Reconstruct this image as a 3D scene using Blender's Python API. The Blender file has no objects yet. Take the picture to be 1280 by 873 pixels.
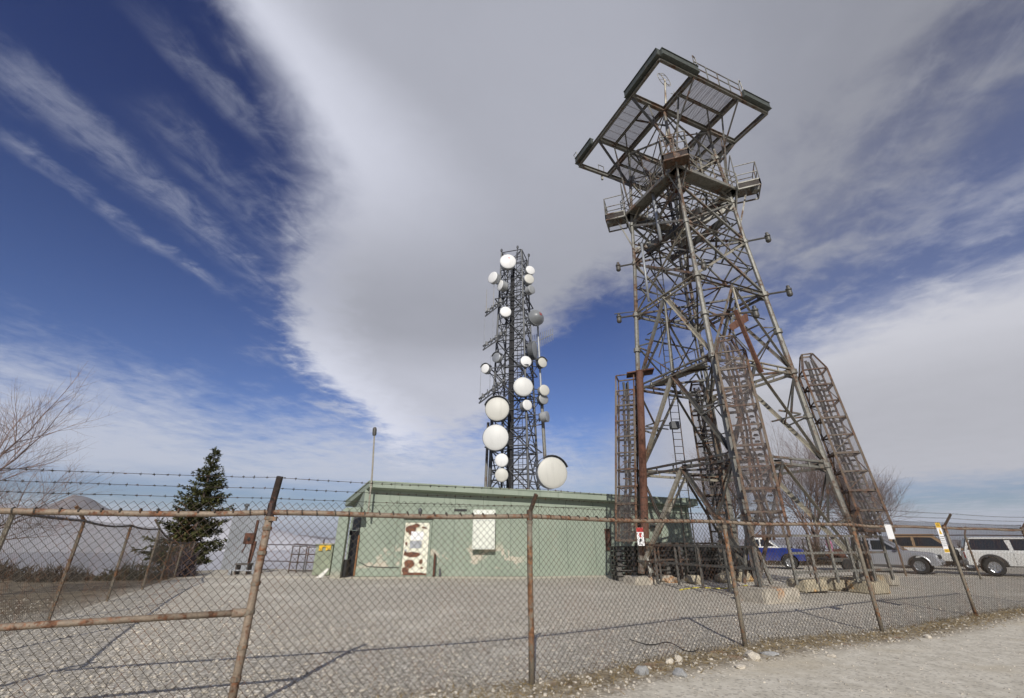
import bpy, bmesh, math, random
from mathutils import Vector, Matrix, noise as mnoise
random.seed(11)
S = bpy.context.scene
COL = S.collection
R = math.radians
V = Vector

# ------------------------------------------------------------------ camera
F_PX, PITCH, ROLL, CZ = 558.4, R(23.9), R(0.218), 1.65
cd = bpy.data.cameras.new('camera')
cam = bpy.data.objects.new('camera', cd)
COL.objects.link(cam)
cd.sensor_width = 36.0
cd.lens = F_PX / 1280 * 36
cd.shift_y = -10 / 1280
cd.clip_start = 0.05
cd.clip_end = 80000
cam.matrix_world = Matrix.Translation((0, 0, CZ)) @ Matrix.Rotation(math.pi / 2 + PITCH, 4, 'X') @ Matrix.Rotation(ROLL, 4, 'Z')
S.camera = cam

def ray(px, py):
    x, y = px - 640, py - 426.5
    cr, sr = math.cos(ROLL), math.sin(ROLL)
    x, y = x * cr + y * sr, -x * sr + y * cr
    s, c = math.sin(PITCH), math.cos(PITCH)
    dx, dy = x / F_PX, -y / F_PX
    return V((dx, c - dy * s, s + dy * c))

def at(px, py, Y):
    """survey helper: where the sight line through a photo point meets the depth Y"""
    d = ray(px, py)
    return d * (Y / d.y) + V((0, 0, CZ))

def gnd(px, py, z=0.0):
    d = ray(px, py)
    return d * ((z - CZ) / d.z) + V((0, 0, CZ))

# ------------------------------------------------------------------ mesh builder
class MB:
    def __init__(self):
        self.v = []; self.f = []; self.mi = []; self.cur = 0
    def add(self, vs, fs):
        b = len(self.v)
        self.v += [tuple(p) for p in vs]
        for f in fs:
            self.f.append(tuple(b + i for i in f)); self.mi.append(self.cur)
        return self
    def box(self, c, s, rot=None):
        hx, hy, hz = s[0] / 2, s[1] / 2, s[2] / 2
        vs = [V((x * hx, y * hy, z * hz)) for z in (-1, 1) for y in (-1, 1) for x in (-1, 1)]
        if rot is not None: vs = [rot @ p for p in vs]
        c = V(c)
        return self.add([c + p for p in vs], [(0, 2, 3, 1), (4, 5, 7, 6), (0, 1, 5, 4), (2, 6, 7, 3), (0, 4, 6, 2), (1, 3, 7, 5)])
    def bbox(self, c, s, b=0.02, rot=None):
        """box with chamfered edges"""
        bm = bmesh.new(); bmesh.ops.create_cube(bm, size=1)
        for v in bm.verts: v.co = V((v.co.x * s[0], v.co.y * s[1], v.co.z * s[2]))
        bmesh.ops.bevel(bm, geom=bm.edges[:], offset=b, segments=1, affect='EDGES')
        bm.verts.index_update()
        c = V(c)
        self.add([c + ((rot @ v.co) if rot is not None else v.co) for v in bm.verts], [[v.index for v in f.verts] for f in bm.faces])
        bm.free(); return self
    def frame(self, p, q):
        d = (q - p).normalized()
        up = V((0, 0, 1)) if abs(d.z) < .95 else V((0, 1, 0))
        a = d.cross(up).normalized(); b = a.cross(d).normalized()
        return d, a, b
    def tube(self, p, q, r, r2=None, n=6, caps=True):
        p, q = V(p), V(q); r2 = r if r2 is None else r2
        d, a, b = self.frame(p, q)
        vs = []
        for c, rr in ((p, r), (q, r2)):
            for i in range(n):
                t = 2 * math.pi * i / n
                vs.append(c + (a * math.cos(t) + b * math.sin(t)) * rr)
        fs = [(i, (i + 1) % n, n + (i + 1) % n, n + i) for i in range(n)]
        if caps: fs += [tuple(range(n - 1, -1, -1)), tuple(range(n, 2 * n))]
        return self.add(vs, fs)
    def bar(self, p, q, w, h):
        p, q = V(p), V(q); d, a, b = self.frame(p, q)
        vs = [c + a * x * w / 2 + b * y * h / 2 for c in (p, q) for (x, y) in ((-1, -1), (1, -1), (1, 1), (-1, 1))]
        return self.add(vs, [(0, 1, 5, 4), (1, 2, 6, 5), (2, 3, 7, 6), (3, 0, 4, 7), (3, 2, 1, 0), (4, 5, 6, 7)])
    def angle(self, p, q, w, t=0.012):
        """rolled steel angle section"""
        p, q = V(p), V(q); d, a, b = self.frame(p, q)
        prof = [(0, 0), (w, 0), (w, t), (t, t), (t, w), (0, w)]
        vs = [c + a * (x - w / 3) + b * (y - w / 3) for c in (p, q) for (x, y) in prof]
        n = 6
        return self.add(vs, [(i, (i + 1) % n, n + (i + 1) % n, n + i) for i in range(n)] + [tuple(range(n - 1, -1, -1)), tuple(range(n, 2 * n))])
    def path(self, pts, r, n=5):
        pts = [V(p) for p in pts]; k = len(pts); rings = []
        for i, p in enumerate(pts):
            d = (pts[min(i + 1, k - 1)] - pts[max(i - 1, 0)]).normalized()
            up = V((0, 0, 1)) if abs(d.z) < .95 else V((0, 1, 0))
            a = d.cross(up).normalized(); b = a.cross(d).normalized()
            rr = r[i] if isinstance(r, (list, tuple)) else r
            rings += [p + (a * math.cos(2 * math.pi * j / n) + b * math.sin(2 * math.pi * j / n)) * rr for j in range(n)]
        fs = [(i * n + j, i * n + (j + 1) % n, (i + 1) * n + (j + 1) % n, (i + 1) * n + j) for i in range(k - 1) for j in range(n)]
        fs += [tuple(range(n - 1, -1, -1)), tuple((k - 1) * n + j for j in range(n))]
        return self.add(rings, fs)
    def lathe(self, prof, c, axis, n=24):
        """prof: (distance along axis, radius)"""
        c = V(c); d = V(axis).normalized()
        up = V((0, 0, 1)) if abs(d.z) < .95 else V((0, 1, 0))
        a = d.cross(up).normalized(); b = a.cross(d).normalized()
        vs = [c + d * t + (a * math.cos(2 * math.pi * i / n) + b * math.sin(2 * math.pi * i / n)) * max(r, 1e-4) for t, r in prof for i in range(n)]
        m = len(prof)
        fs = [(k * n + i, k * n + (i + 1) % n, (k + 1) * n + (i + 1) % n, (k + 1) * n + i) for k in range(m - 1) for i in range(n)]
        fs += [tuple(range(n - 1, -1, -1)), tuple((m - 1) * n + i for i in range(n))]
        return self.add(vs, fs)
    def quad(self, a, b, c, d): return self.add([a, b, c, d], [(0, 1, 2, 3)])
    def slab(self, poly, thick, nrm):
        """a polygon with thickness along nrm"""
        n = len(poly); nrm = V(nrm)
        vs = [V(p) for p in poly] + [V(p) + nrm * thick for p in poly]
        return self.add(vs, [tuple(range(n - 1, -1, -1)), tuple(range(n, 2 * n))] + [(i, (i + 1) % n, n + (i + 1) % n, n + i) for i in range(n)])
    def rock(self, c, s, seed=0, rough=.35):
        bm = bmesh.new(); bmesh.ops.create_icosphere(bm, subdivisions=2, radius=1)
        rz = Matrix.Rotation(seed * 1.7, 3, 'Z')
        vs = []
        for v in bm.verts:
            k = 1 + rough * mnoise.noise(v.co * 1.3 + V((seed * 7.1, seed * 3.3, 0)))
            p = rz @ V((v.co.x * s[0] * k, v.co.y * s[1] * k, max(v.co.z, -.5) * s[2] * k))
            vs.append(V(c) + p)
        bm.verts.index_update()
        self.add(vs, [[v.index for v in f.verts] for f in bm.faces]); bm.free(); return self
    def build(self, name, mat, parent=None, smooth=False, fix=True):
        me = bpy.data.meshes.new(name)
        vs = self.v; off = V((0, 0, 0))
        if parent is not None:
            p = parent
            while p is not None:
                off += p.location; p = p.parent
        else:
            xs = [p[0] for p in vs]; ys = [p[1] for p in vs]; zs = [p[2] for p in vs]
            off = V(((min(xs) + max(xs)) / 2, (min(ys) + max(ys)) / 2, min(zs)))
        me.from_pydata([(p[0] - off.x, p[1] - off.y, p[2] - off.z) for p in vs], [], self.f)
        for m in (mat if isinstance(mat, (list, tuple)) else [mat]): me.materials.append(m)
        if isinstance(mat, (list, tuple)): me.polygons.foreach_set('material_index', self.mi)
        if fix:
            bm = bmesh.new(); bm.from_mesh(me)
            bmesh.ops.recalc_face_normals(bm, faces=bm.faces); bm.to_mesh(me); bm.free()
        if smooth:
            me.polygons.foreach_set('use_smooth', [True] * len(me.polygons))
        o = bpy.data.objects.new(name, me); COL.objects.link(o)
        if parent is not None: o.parent = parent
        else: o.location = off
        return o

def tag(o, label, cat, group=None, kind=None):
    o['label'] = label; o['category'] = cat
    if group: o['group'] = group
    if kind: o['kind'] = kind
    return o
def thing(name, label, cat, loc=(0, 0, 0), group=None):
    o = bpy.data.objects.new(name, None); COL.objects.link(o); o.location = loc
    o.empty_display_size = .2
    return tag(o, label, cat, group)
def struct(o, kind='structure'):
    o['kind'] = kind; return o
def copy_tree(o, parent=None):
    c = o.copy(); COL.objects.link(c)
    if parent is not None: c.parent = parent
    for ch in list(o.children): copy_tree(ch, c)
    return c

# ------------------------------------------------------------------ node expressions
class X:
    """tiny wrapper so that node maths reads like arithmetic"""
    nt = None
    def __init__(s, sock): s.s = sock
    @staticmethod
    def m(op, *a, clamp=False):
        n = X.nt.nodes.new('ShaderNodeMath'); n.operation = op; n.use_clamp = clamp
        for i, q in enumerate(a):
            if isinstance(q, X): X.nt.links.new(q.s, n.inputs[i])
            else: n.inputs[i].default_value = q
        return X(n.outputs[0])
    def __add__(s, o): return X.m('ADD', s, o)
    __radd__ = __add__
    def __sub__(s, o): return X.m('SUBTRACT', s, o)
    def __rsub__(s, o): return X.m('SUBTRACT', o, s)
    def __mul__(s, o): return X.m('MULTIPLY', s, o)
    __rmul__ = __mul__
    def __truediv__(s, o): return X.m('DIVIDE', s, o)
def smooth(x, lo, hi, a=0.0, b=1.0):
    n = X.nt.nodes.new('ShaderNodeMapRange'); n.interpolation_type = 'SMOOTHSTEP'
    X.nt.links.new(x.s, n.inputs[0])
    for i, q in enumerate((lo, hi, a, b)): n.inputs[i + 1].default_value = q
    return X(n.outputs[0])
def curve(x, pts):
    """piecewise linear-ish function of x; pts (x, y)"""
    xs = [p[0] for p in pts]; ys = [p[1] for p in pts]
    x0, x1, y0, y1 = xs[0], xs[-1], min(ys), max(ys)
    n = X.nt.nodes.new('ShaderNodeFloatCurve')
    c = n.mapping.curves[0]
    q = [((a - x0) / (x1 - x0), (b - y0) / (y1 - y0)) for a, b in pts]
    c.points[0].location = q[0]; c.points[1].location = q[-1]
    for a in q[1:-1]: c.points.new(*a)
    n.mapping.update()
    t = X.m('MULTIPLY', x - x0, 1 / (x1 - x0), clamp=True)
    X.nt.links.new(t.s, n.inputs['Value'])
    return X(n.outputs[0]) * (y1 - y0) + y0
def comb(x, y, z=0.0):
    n = X.nt.nodes.new('ShaderNodeCombineXYZ')
    for i, q in enumerate((x, y, z)):
        if isinstance(q, X): X.nt.links.new(q.s, n.inputs[i])
        else: n.inputs[i].default_value = q
    return X(n.outputs[0])
def nz(vec, scale, detail=4, rough=.55, dist=0.0):
    n = X.nt.nodes.new('ShaderNodeTexNoise')
    if vec is not None: X.nt.links.new(vec.s, n.inputs['Vector'])
    n.inputs['Scale'].default_value = scale; n.inputs['Detail'].default_value = detail
    n.inputs['Roughness'].default_value = rough; n.inputs['Distortion'].default_value = dist
    return X(n.outputs[0])
def voro(vec, scale, out='Distance', feature='F1', rand=1.0):
    n = X.nt.nodes.new('ShaderNodeTexVoronoi'); n.feature = feature
    if vec is not None: X.nt.links.new(vec.s, n.inputs['Vector'])
    n.inputs['Scale'].default_value = scale; n.inputs['Randomness'].default_value = rand
    return X(n.outputs[out])
def mixc(f, a, b, blend='MIX'):
    n = X.nt.nodes.new('ShaderNodeMix'); n.data_type = 'RGBA'; n.blend_type = blend; n.clamp_factor = True
    if isinstance(f, X): X.nt.links.new(f.s, n.inputs[0])
    else: n.inputs[0].default_value = f
    for i, q in ((6, a), (7, b)):
        if isinstance(q, X): X.nt.links.new(q.s, n.inputs[i])
        else: n.inputs[i].default_value = (*q, 1) if len(q) == 3 else q
    return X(n.outputs[2])
def grey(x): return comb(x, x, x)
# ------------------------------------------------------------------ light and sky
SUN_EL, SUN_AZ = R(32), R(183.5)          # behind the camera, a little to its left
sd = bpy.data.lights.new('sun', 'SUN'); sun = bpy.data.objects.new('sun', sd); COL.objects.link(sun)
sd.energy = 4.1; sd.angle = R(.53); sd.color = (1, .95, .87)
to_sun = V((math.sin(SUN_AZ) * math.cos(SUN_EL), math.cos(SUN_AZ) * math.cos(SUN_EL), math.sin(SUN_EL)))
sun.rotation_euler = to_sun.to_track_quat('Z', 'Y').to_euler()

w = bpy.data.worlds.new('World'); S.world = w; w.use_nodes = True
nt = w.node_tree; nt.nodes.clear(); X.nt = nt
out = nt.nodes.new('ShaderNodeOutputWorld'); bg = nt.nodes.new('ShaderNodeBackground')
nt.links.new(bg.outputs[0], out.inputs[0])
sky = nt.nodes.new('ShaderNodeTexSky'); sky.sky_type = 'NISHITA'; sky.sun_disc = False
sky.sun_elevation = SUN_EL; sky.sun_rotation = SUN_AZ; sky.altitude = 1700; sky.air_density = 1.0; sky.dust_density = .6; sky.ozone_density = 2.5
tc = nt.nodes.new('ShaderNodeTexCoord'); sp = nt.nodes.new('ShaderNodeSeparateXYZ')
nt.links.new(tc.outputs['Generated'], sp.inputs[0])
dx, dy, dz = (X(sp.outputs[i]) for i in range(3))
az = X.m('ARCTAN2', dx, dy) * 57.2958
el = X.m('ARCSINE', dz) * 57.2958
den = X.m('MAXIMUM', dz, 0.0) + .06
P = comb(dx / den, dy / den)              # where the sight line meets the cloud layer
# wind-streak axes of the cloud layer
WA = R(77)
WB = R(-67)
sr = (dx / den) * math.cos(WB) + (dy / den) * math.sin(WB)
tr = (dy / den) * math.cos(WB) - (dx / den) * math.sin(WB)
st3 = nz(comb(sr * 1.3, tr * 4.0, 7.0), 1.5, 7, .64, .9)
sx = (dx / den) * math.cos(WA) + (dy / den) * math.sin(WA)
tx = (dy / den) * math.cos(WA) - (dx / den) * math.sin(WA)
n_big = nz(P, 1.6, 5, .55) - .5
n_mid = nz(P, 4.5, 6, .6, .3) - .5
st1 = nz(comb(sx * 1.1, tx * 7.0), 1.0, 6, .60, .9)          # streaks
st2 = nz(comb(sx * 3.0, tx * 8.0, 3.0), 1.5, 7, .66, 1.4)
n_fine = nz(P, 11, 6, .62, .6) - .5
wob = n_big * 10 + n_mid * 10 + n_fine * 9

# the great cloud sheet
edge = curve(el, [(6, -14), (10, -16), (15.9, -22.5), (19.6, -27.5), (24, -29.5), (30, -31), (36, -31.5), (41, -32.5), (45, -36), (48.4, -41), (51.4, -48), (60, -68), (90, -68)])
low = curve(az, [(-40, 5), (-20, 8), (-13, 9), (-4, 12), (0, 18), (5, 25), (11, 28.5), (17, 29.5), (34, 28.5), (43, 30.5), (50, 34), (57, 36), (64, 36), (75, 34)])
dE = az - edge + wob * .55
dL = el - low + wob * .55
soft = smooth(az, 10, 45)
es = smooth(el, 18, 42)
m1 = (smooth(dE, -1.5, 3.5) * (1 - es) + smooth(dE, -5, 10) * es) * (smooth(dL, -3.0, 5.0) * (1 - soft) + smooth(dL + n_mid * 16 + n_big * 8, -8.0, 11.0) * soft * .94)
feather = smooth(dE, -9, 2) * smooth(st1 + n_mid * .9 + n_fine * .5, .42, .85) * smooth(dL, -3, 4) * .42
b1 = curve(el, [(0, .58), (9, .60), (14, .55), (18, .52), (22, .43), (27, .355), (33, .37), (40, .395), (52, .41), (70, .38)])
rim = (1 - smooth(dE, 3, 36.0)) * smooth(el, 26, 46) * .25
rimlow = (1 - smooth(dE, 2, 12)) * (1 - smooth(el, 24, 40)) * .16
b1 = (b1 * 1.06 + rim + rimlow + n_big * .08 + n_mid * .03) * (1 - smooth(az, 18, 62) * .32)

# the bank on the right
top2 = curve(az, [(5, 9), (12, 13), (18, 16.5), (30, 19), (36, 20.2), (43, 22), (53, 22), (70, 20)])
d2 = top2 - el + wob * .32
m2 = smooth(d2, -2.6, 3.6) * smooth(el + wob * .12, 3.4, 6.2) * smooth(az, 6, 24)
b2 = curve(el, [(0, .56), (6, .54), (11, .50), (16, .57), (21, .64), (30, .6)]) + n_mid * .05
thin2 = smooth(n_mid * 1.1 + n_big * 1.2 + n_fine * .5 + (st3 - .5) * .35 + .5, .38, .92) * smooth(az, 14, 34) * smooth(d2, -17, -1) * .66

# low white veil on the left, and haze at the horizon
top3 = curve(az, [(-70, 15), (-45, 13.5), (-38, 13), (-30, 11), (-22, 12.5), (-10, 12.5), (4, 11), (14, 8), (70, 8)])
m3 = smooth(top3 - el + wob * .45 + (st1 - .5) * 5 + n_mid * 5, -5, 6) * smooth(el + n_big * 3, 3.6, 7.2) * (1 - smooth(az, 6, 26)) * .85
# cirrus bands high on the left
def band(t0, slope, wd, s0, s1, warp):
    q = X.m('ABSOLUTE', tx - t0 - (sx - .6) * slope + n_mid * warp + n_fine * warp * .5)
    return (1 - smooth(q, wd * .15, wd)) * smooth(sx + n_mid * .2, s0, s0 + .18) * (1 - smooth(sx + n_mid * .2, s1 - .22, s1))
fib = smooth(st1 * .45 + st2 * .45 + n_fine * .7 + .05, .32, .74)
ci = (band(1.205, .03, .11, .22, 1.22, .16) * .34 + band(1.40, .07, .060, .40, 1.30, .16) * .42 + band(.79, -.09, .06, .28, .75, .12) * .30 + band(1.0, .05, .12, .45, 1.3, .2) * .22) * (fib * .95 + .05)
hz = (1 - smooth(el - n_mid * 2.2 - n_big * 1.5, 1.4, 3.6)) * .92

blue = mixc(smooth(el, 0, 14), (.052, .052, .057), (.064, .069, .094))
blue = mixc(smooth(el, 8, 46), blue, (.028, .034, .066))
skyc = mixc(1.0, X(sky.outputs[0]), blue, 'MULTIPLY')
def cloud(b, tint): return mixc(1.0, grey(b), tint, 'MULTIPLY')
c = mixc(ci, skyc, (.50, .53, .62))
c = mixc(m3, c, (.60, .63, .72))
c = mixc(feather, c, (.52, .54, .62))
c = mixc(smooth(az, 12, 34) * smooth(el, 3, 10) * (1 - smooth(el, 34, 44)) * .22, c, (.36, .39, .50))
c = mixc(thin2, c, (.46, .48, .57))
c = mixc(m2, c, cloud(b2, (.97, .98, 1.07)))
c = mixc(m1, c, cloud(b1, (.955, .985, 1.13)))
c = mixc(hz, c, (.62, .66, .76))
nt.links.new(c.s, bg.inputs[0]); bg.inputs[1].default_value = 1.0

S.view_settings.view_transform = 'Standard'; S.view_settings.look = 'None'
S.view_settings.exposure = 0; S.view_settings.gamma = 1
S.cycles.max_bounces = 6; S.cycles.transparent_max_bounces = 24
# ------------------------------------------------------------------ materials
def newmat(name, rough=.7, metal=0.0):
    m = bpy.data.materials.new(name); m.use_nodes = True
    X.nt = m.node_tree
    b = m.node_tree.nodes['Principled BSDF']
    b.inputs['Roughness'].default_value = rough; b.inputs['Metallic'].default_value = metal
    return m, b
def setin(b, key, x):
    if isinstance(x, X): X.nt.links.new(x.s, b.inputs[key])
    elif isinstance(x, tuple): b.inputs[key].default_value = (*x, 1)
    else: b.inputs[key].default_value = x
def objc():
    n = X.nt.nodes.new('ShaderNodeTexCoord'); return X(n.outputs['Object'])
def wpos():
    n = X.nt.nodes.new('ShaderNodeNewGeometry'); return X(n.outputs['Position'])
def sepx(v):
    n = X.nt.nodes.new('ShaderNodeSeparateXYZ'); X.nt.links.new(v.s, n.inputs[0]); return [X(n.outputs[i]) for i in range(3)]
def bump(b, h, dist=.02, st=1.0):
    n = X.nt.nodes.new('ShaderNodeBump'); n.inputs['Strength'].default_value = st; n.inputs['Distance'].default_value = dist
    X.nt.links.new(h.s, n.inputs['Height']); X.nt.links.new(n.outputs[0], b.inputs['Normal'])
def plain(name, col, rough=.7, metal=0.0, var=.18, scale=3.0, bmp=0.0):
    m, b = newmat(name, rough, metal)
    p = wpos(); n = nz(p, scale, 5, .6)
    lo = tuple(max(0, c * (1 - var)) for c in col); hi = tuple(min(1, c * (1 + var)) for c in col)
    setin(b, 'Base Color', mixc(smooth(n, .3, .7), lo, hi))
    if bmp: bump(b, nz(p, scale * 12, 4, .6), bmp)
    return m
def rusty(name, col, rust=(.16, .062, .026), amount=.5, scale=2.2, rough=.6, metal=.3, stretch=.35):
    """weathered steel: patches of rust over grey or painted metal, drawn out along the height"""
    m, b = newmat(name, rough, metal)
    p = wpos(); x, y, z = sepx(p)
    q = comb(x, y, z * stretch)
    a = nz(q, scale, 7, .68, .4); c = nz(p, scale * 7, 5, .6)
    f = smooth(a * .72 + c * .28, .64 - amount * .32, .74 - amount * .32)
    tone = mixc(smooth(c, .3, .7), tuple(k * .72 for k in col), tuple(min(1, k * 1.18) for k in col))
    rtone = mixc(smooth(nz(p, scale * 4, 5, .6), .35, .7), tuple(k * .45 for k in rust), tuple(k * 1.6 for k in rust))
    setin(b, 'Base Color', mixc(f, tone, rtone))
    setin(b, 'Roughness', f * .3 + (rough - .05)); setin(b, 'Metallic', (1 - f) * metal)
    bump(b, c, .003)
    return m
M = {}
M['steel'] = rusty('weathered_steel', (.215, .21, .185), (.125, .075, .048), .48, 1.3)
M['steel_dark'] = rusty('dark_weathered_steel', (.090, .088, .080), (.09, .052, .034), .50, 1.5)
M['steel_pale'] = rusty('pale_weathered_steel', (.34, .315, .255), (.21, .125, .07), .36, 1.6)
M['cage'] = rusty('rusty_cage_steel', (.145, .115, .085), (.115, .06, .036), .60, 1.8)
M['rust'] = rusty('rust', (.125, .056, .034), (.085, .036, .022), .5, 1.2, .8, 0, .25)
M['rail'] = rusty('rusty_rail', (.26, .205, .15), (.165, .078, .042), .50, 6.0, .7, .1, 1)
M['post'] = rusty('rusty_post', (.19, .165, .125), (.18, .088, .042), .50, 4.0, .7, .1, .4)
M['wire'] = rusty('fence_wire', (.05, .042, .032), (.085, .044, .024), .5, 2.0, .75, .15)
M['darkpost'] = rusty('dark_rusty_steel', (.04, .028, .024), (.09, .034, .02), .45, 4)
M['galv'] = plain('galvanised', (.33, .345, .36), .5, .4, .15, 2)
M['comm'] = plain('galvanised_tower_steel', (.085, .088, .092), .55, .3, .25, 1.0)
def radome(name, col):
    m, b = newmat(name, .5); p = wpos(); x, y, z = sepx(p)
    st = smooth(nz(comb(x * 3, y * 3, z * .5), 1.0, 5, .65), .48, .78) * .5
    setin(b, 'Base Color', mixc(st, col, tuple(k * .72 for k in col))); return m
M['white'] = radome('white_radome', (.74, .74, .72))
M['cream'] = radome('cream_radome', (.55, .54, .485))
M['pale'] = radome('pale_radome', (.61, .61, .58))
M['greyrad'] = plain('grey_radome', (.20, .21, .215), .4, 0, .06, .8)
M['drum'] = plain('grey_drum', (.34, .35, .35), .55, .2, .12, 1.5)
M['drum_dark'] = plain('dark_drum', (.10, .105, .11), .55, .2, .12, 1.5)
M['black'] = plain('black_paint', (.014, .014, .015), .45, 0, .3, 3)
M['cable'] = plain('black_cable', (.018, .018, .02), .6, 0, .3, 3)
M['red'] = plain('red_paint', (.42, .03, .028), .5)
M['yellow'] = plain('yellow_paint', (.72, .44, .02), .5, 0, .1)
M['signw'] = plain('white_sign', (.80, .80, .80), .45, 0, .03, 6)
M['ink'] = plain('sign_ink', (.03, .03, .032), .6)
M['rubber'] = plain('rubber', (.022, .021, .02), .85, 0, .3, 8)
M['alloy'] = plain('alloy', (.40, .41, .42), .35, .8, .1, 5)
M['chrome'] = plain('chrome', (.55, .55, .56), .2, .9, .05, 5)
M['lens'] = plain('headlight_glass', (.62, .64, .64), .12, .1, .05, 5)
M['lensr'] = plain('tail_light', (.30, .02, .015), .2)
M['board'] = plain('pale_board', (.66, .64, .58), .7, 0, .1, 4)
M['wood'] = plain('orange_brown_wood', (.22, .10, .035), .7, 0, .3, 5)
M['bark'] = plain('pale_bark', (.27, .20, .175), .9, 0, .35, 6)
M['bark_dark'] = plain('brown_bark', (.12, .088, .075), .9, 0, .35, 5)
M['twig'] = plain('twigs', (.165, .122, .105), .9, 0, .35, 4)
M['drygrass'] = plain('dry_stalks', (.20, .15, .075), .9, 0, .45, 6)
M['pebble'] = plain('gravel_stone', (.44, .40, .335), .9, 0, .5, 14)
M['rockw'] = plain('pale_rock', (.62, .56, .46), .9, 0, .25, 7, .02)
M['rockg'] = plain('grey_rock', (.37, .37, .36), .9, 0, .2, 7, .02)
M['pink'] = plain('pink_cloth', (.36, .15, .24), .8)
M['rope'] = plain('yellow_tape', (.55, .46, .05), .7)

def foliage(name, a, c):
    m, b = newmat(name, .75)
    p = wpos(); n = nz(p, 5.0, 3, .6); k = nz(p, 1.1, 2, .5)
    setin(b, 'Base Color', mixc(smooth(n * .6 + k * .4, .35, .65), a, c))
    setin(b, 'Specular IOR Level', .25)
    return m
M['needle'] = foliage('spruce_needles', (.032, .038, .014), (.10, .10, .032))
M['scrub'] = foliage('dry_scrub', (.045, .034, .024), (.105, .08, .056))
M['scrubg'] = foliage('dark_scrub', (.030, .030, .018), (.07, .062, .035))
M['tarp'] = plain('purple_grey_twigs', (.085, .068, .075), .9, 0, .3, 5)

def carpaint(name, col, rough=.32, metal=.3):
    m, b = newmat(name, rough, metal)
    p = wpos(); n = nz(p, 2.2, 5, .6); x, y, z = sepx(p)
    dust = smooth(n * .5 - z * .45, -.25, .35) * .45          # road dust, thickest near the sills
    setin(b, 'Base Color', mixc(dust, col, (.30, .27, .22)))
    setin(b, 'Roughness', dust * .5 + rough); setin(b, 'Coat Weight', .25); setin(b, 'Coat Roughness', .12)
    return m
M['silver'] = carpaint('silver_paint', (.48, .49, .52), .35, .5)
M['carwhite'] = carpaint('white_car_paint', (.72, .72, .69), .35, 0)
M['blue'] = carpaint('blue_paint', (.010, .030, .20), .35, .1)
M['tan'] = carpaint('tan_paint', (.33, .21, .11), .5, 0)
M['cargrey'] = carpaint('grey_trim', (.06, .06, .062), .6, 0)
def glassm():
    m, b = newmat('car_glass', .06)
    setin(b, 'Base Color', (.018, .022, .026)); setin(b, 'Specular IOR Level', .7); return m
M['glass'] = glassm()

def screenm():
    """expanded-metal sheet: closely spaced real holes, too fine to see one by one"""
    m, b = newmat('expanded_metal', .6, .2)
    p = wpos()
    setin(b, 'Base Color', mixc(nz(p, 3, 4), (.10, .085, .085), (.19, .165, .165)))
    t = X.nt.nodes.new('ShaderNodeBsdfTransparent'); mx = X.nt.nodes.new('ShaderNodeMixShader')
    mx.inputs[0].default_value = .22
    o = X.nt.nodes['Material Output']
    X.nt.links.new(t.outputs[0], mx.inputs[1]); X.nt.links.new(b.outputs[0], mx.inputs[2]); X.nt.links.new(mx.outputs[0], o.inputs[0])
    return m
M['screen'] = screenm()

def greenwall(name='green_wall', peel=True):
    m, b = newmat(name, .75)
    p = wpos(); x, y, z = sepx(p)
    n = nz(p, .8, 5, .6); f = nz(comb(x, y, z * .35), 3.0, 6, .65)
    c = mixc(smooth(n, .3, .7), (.238, .282, .222), (.276, .322, .256))
    c = mixc(smooth(nz(comb(x * 3, y * 3, z * .25), 1.6, 5, .6), .5, .8) * .35, c, (.34, .365, .31))
    c = mixc(smooth(f, .60, .8) * .35, c, (.165, .195, .15))
    if peel:
        a = nz(comb(x * .9, y, z * 1.3), 1.15, 7, .66, .5)
        pm = smooth(a, .545, .57) * (1 - smooth(x, .1, 1.0)) * smooth(z, .25, .45) * (1 - smooth(z, 1.0, 1.6))
        c = mixc(pm * .85, c, (.52, .46, .37))
        c = mixc((1 - smooth(z + n * .3, .1, .55)) * .7, c, (.36, .32, .255))
    c = mixc(smooth(nz(comb(x * 5, y * 5, z * .12), 1.0, 4, .6), .55, .72) * smooth(z, 1.6, 3.6) * .45, c, (.135, .16, .125))
    setin(b, 'Base Color', c); bump(b, nz(p, 30, 4, .6), .003)
    return m
M['green'] = greenwall()
M['greentrim'] = greenwall('green_trim', False)
M['seam'] = plain('panel_joint', (.115, .145, .11), .8, 0, .15, 3)

def rustdoor():
    """old paint flaking off a steel door in separate patches, worst along the bottom"""
    m, b = newmat('rust_pocked_door', .65)
    p = wpos(); x, y, z = sepx(p)
    n1 = nz(p, 5, 6, .65) - .5; n2 = nz(p, 22, 4, .6) - .5
    f = None
    for cx, cz, rx, rz in ((-5.04, 2.06, .26, .24), (-4.80, 2.25, .18, .10), (-4.42, 2.16, .10, .05), (-4.30, 2.12, .05, .05), (-4.88, .93, .42, .13), (-4.98, .52, .26, .20), (-5.16, .24, .20, .16), (-4.42, .62, .09, .12), (-5.20, 1.42, .07, .10), (-4.75, .07, .70, .08), (-5.22, 1.0, .07, .10), (-4.93, 1.38, .06, .07), (-4.36, .34, .08, .05)):
        dx_ = (x - cx) * (1 / rx); dz_ = (z - cz) * (1 / rz)
        g = 1.0 - (dx_ * dx_ + dz_ * dz_)
        f = g if f is None else X.m('MAXIMUM', f, g)
    f = smooth(f + n1 * 2.6 + n2 * 1.2, .02, .16)
    pt = mixc(smooth(nz(p, 3, 4), .3, .7), (.66, .65, .50), (.76, .75, .64))
    rs = mixc(smooth(nz(p, 9, 5, .6), .35, .7), (.085, .030, .016), (.21, .082, .038))
    c = mixc(f, pt, rs)
    c = mixc(smooth(nz(comb(x * 8, y, z * .5), 1.4, 5, .6), .55, .75) * .4, c, (.40, .26, .14))
    setin(b, 'Base Color', c); bump(b, f, -.004)
    return m
M['door'] = rustdoor()
M['shed'] = plain('grey_sheet_metal', (.27, .285, .305), .6, .1, .1, .9)
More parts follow.
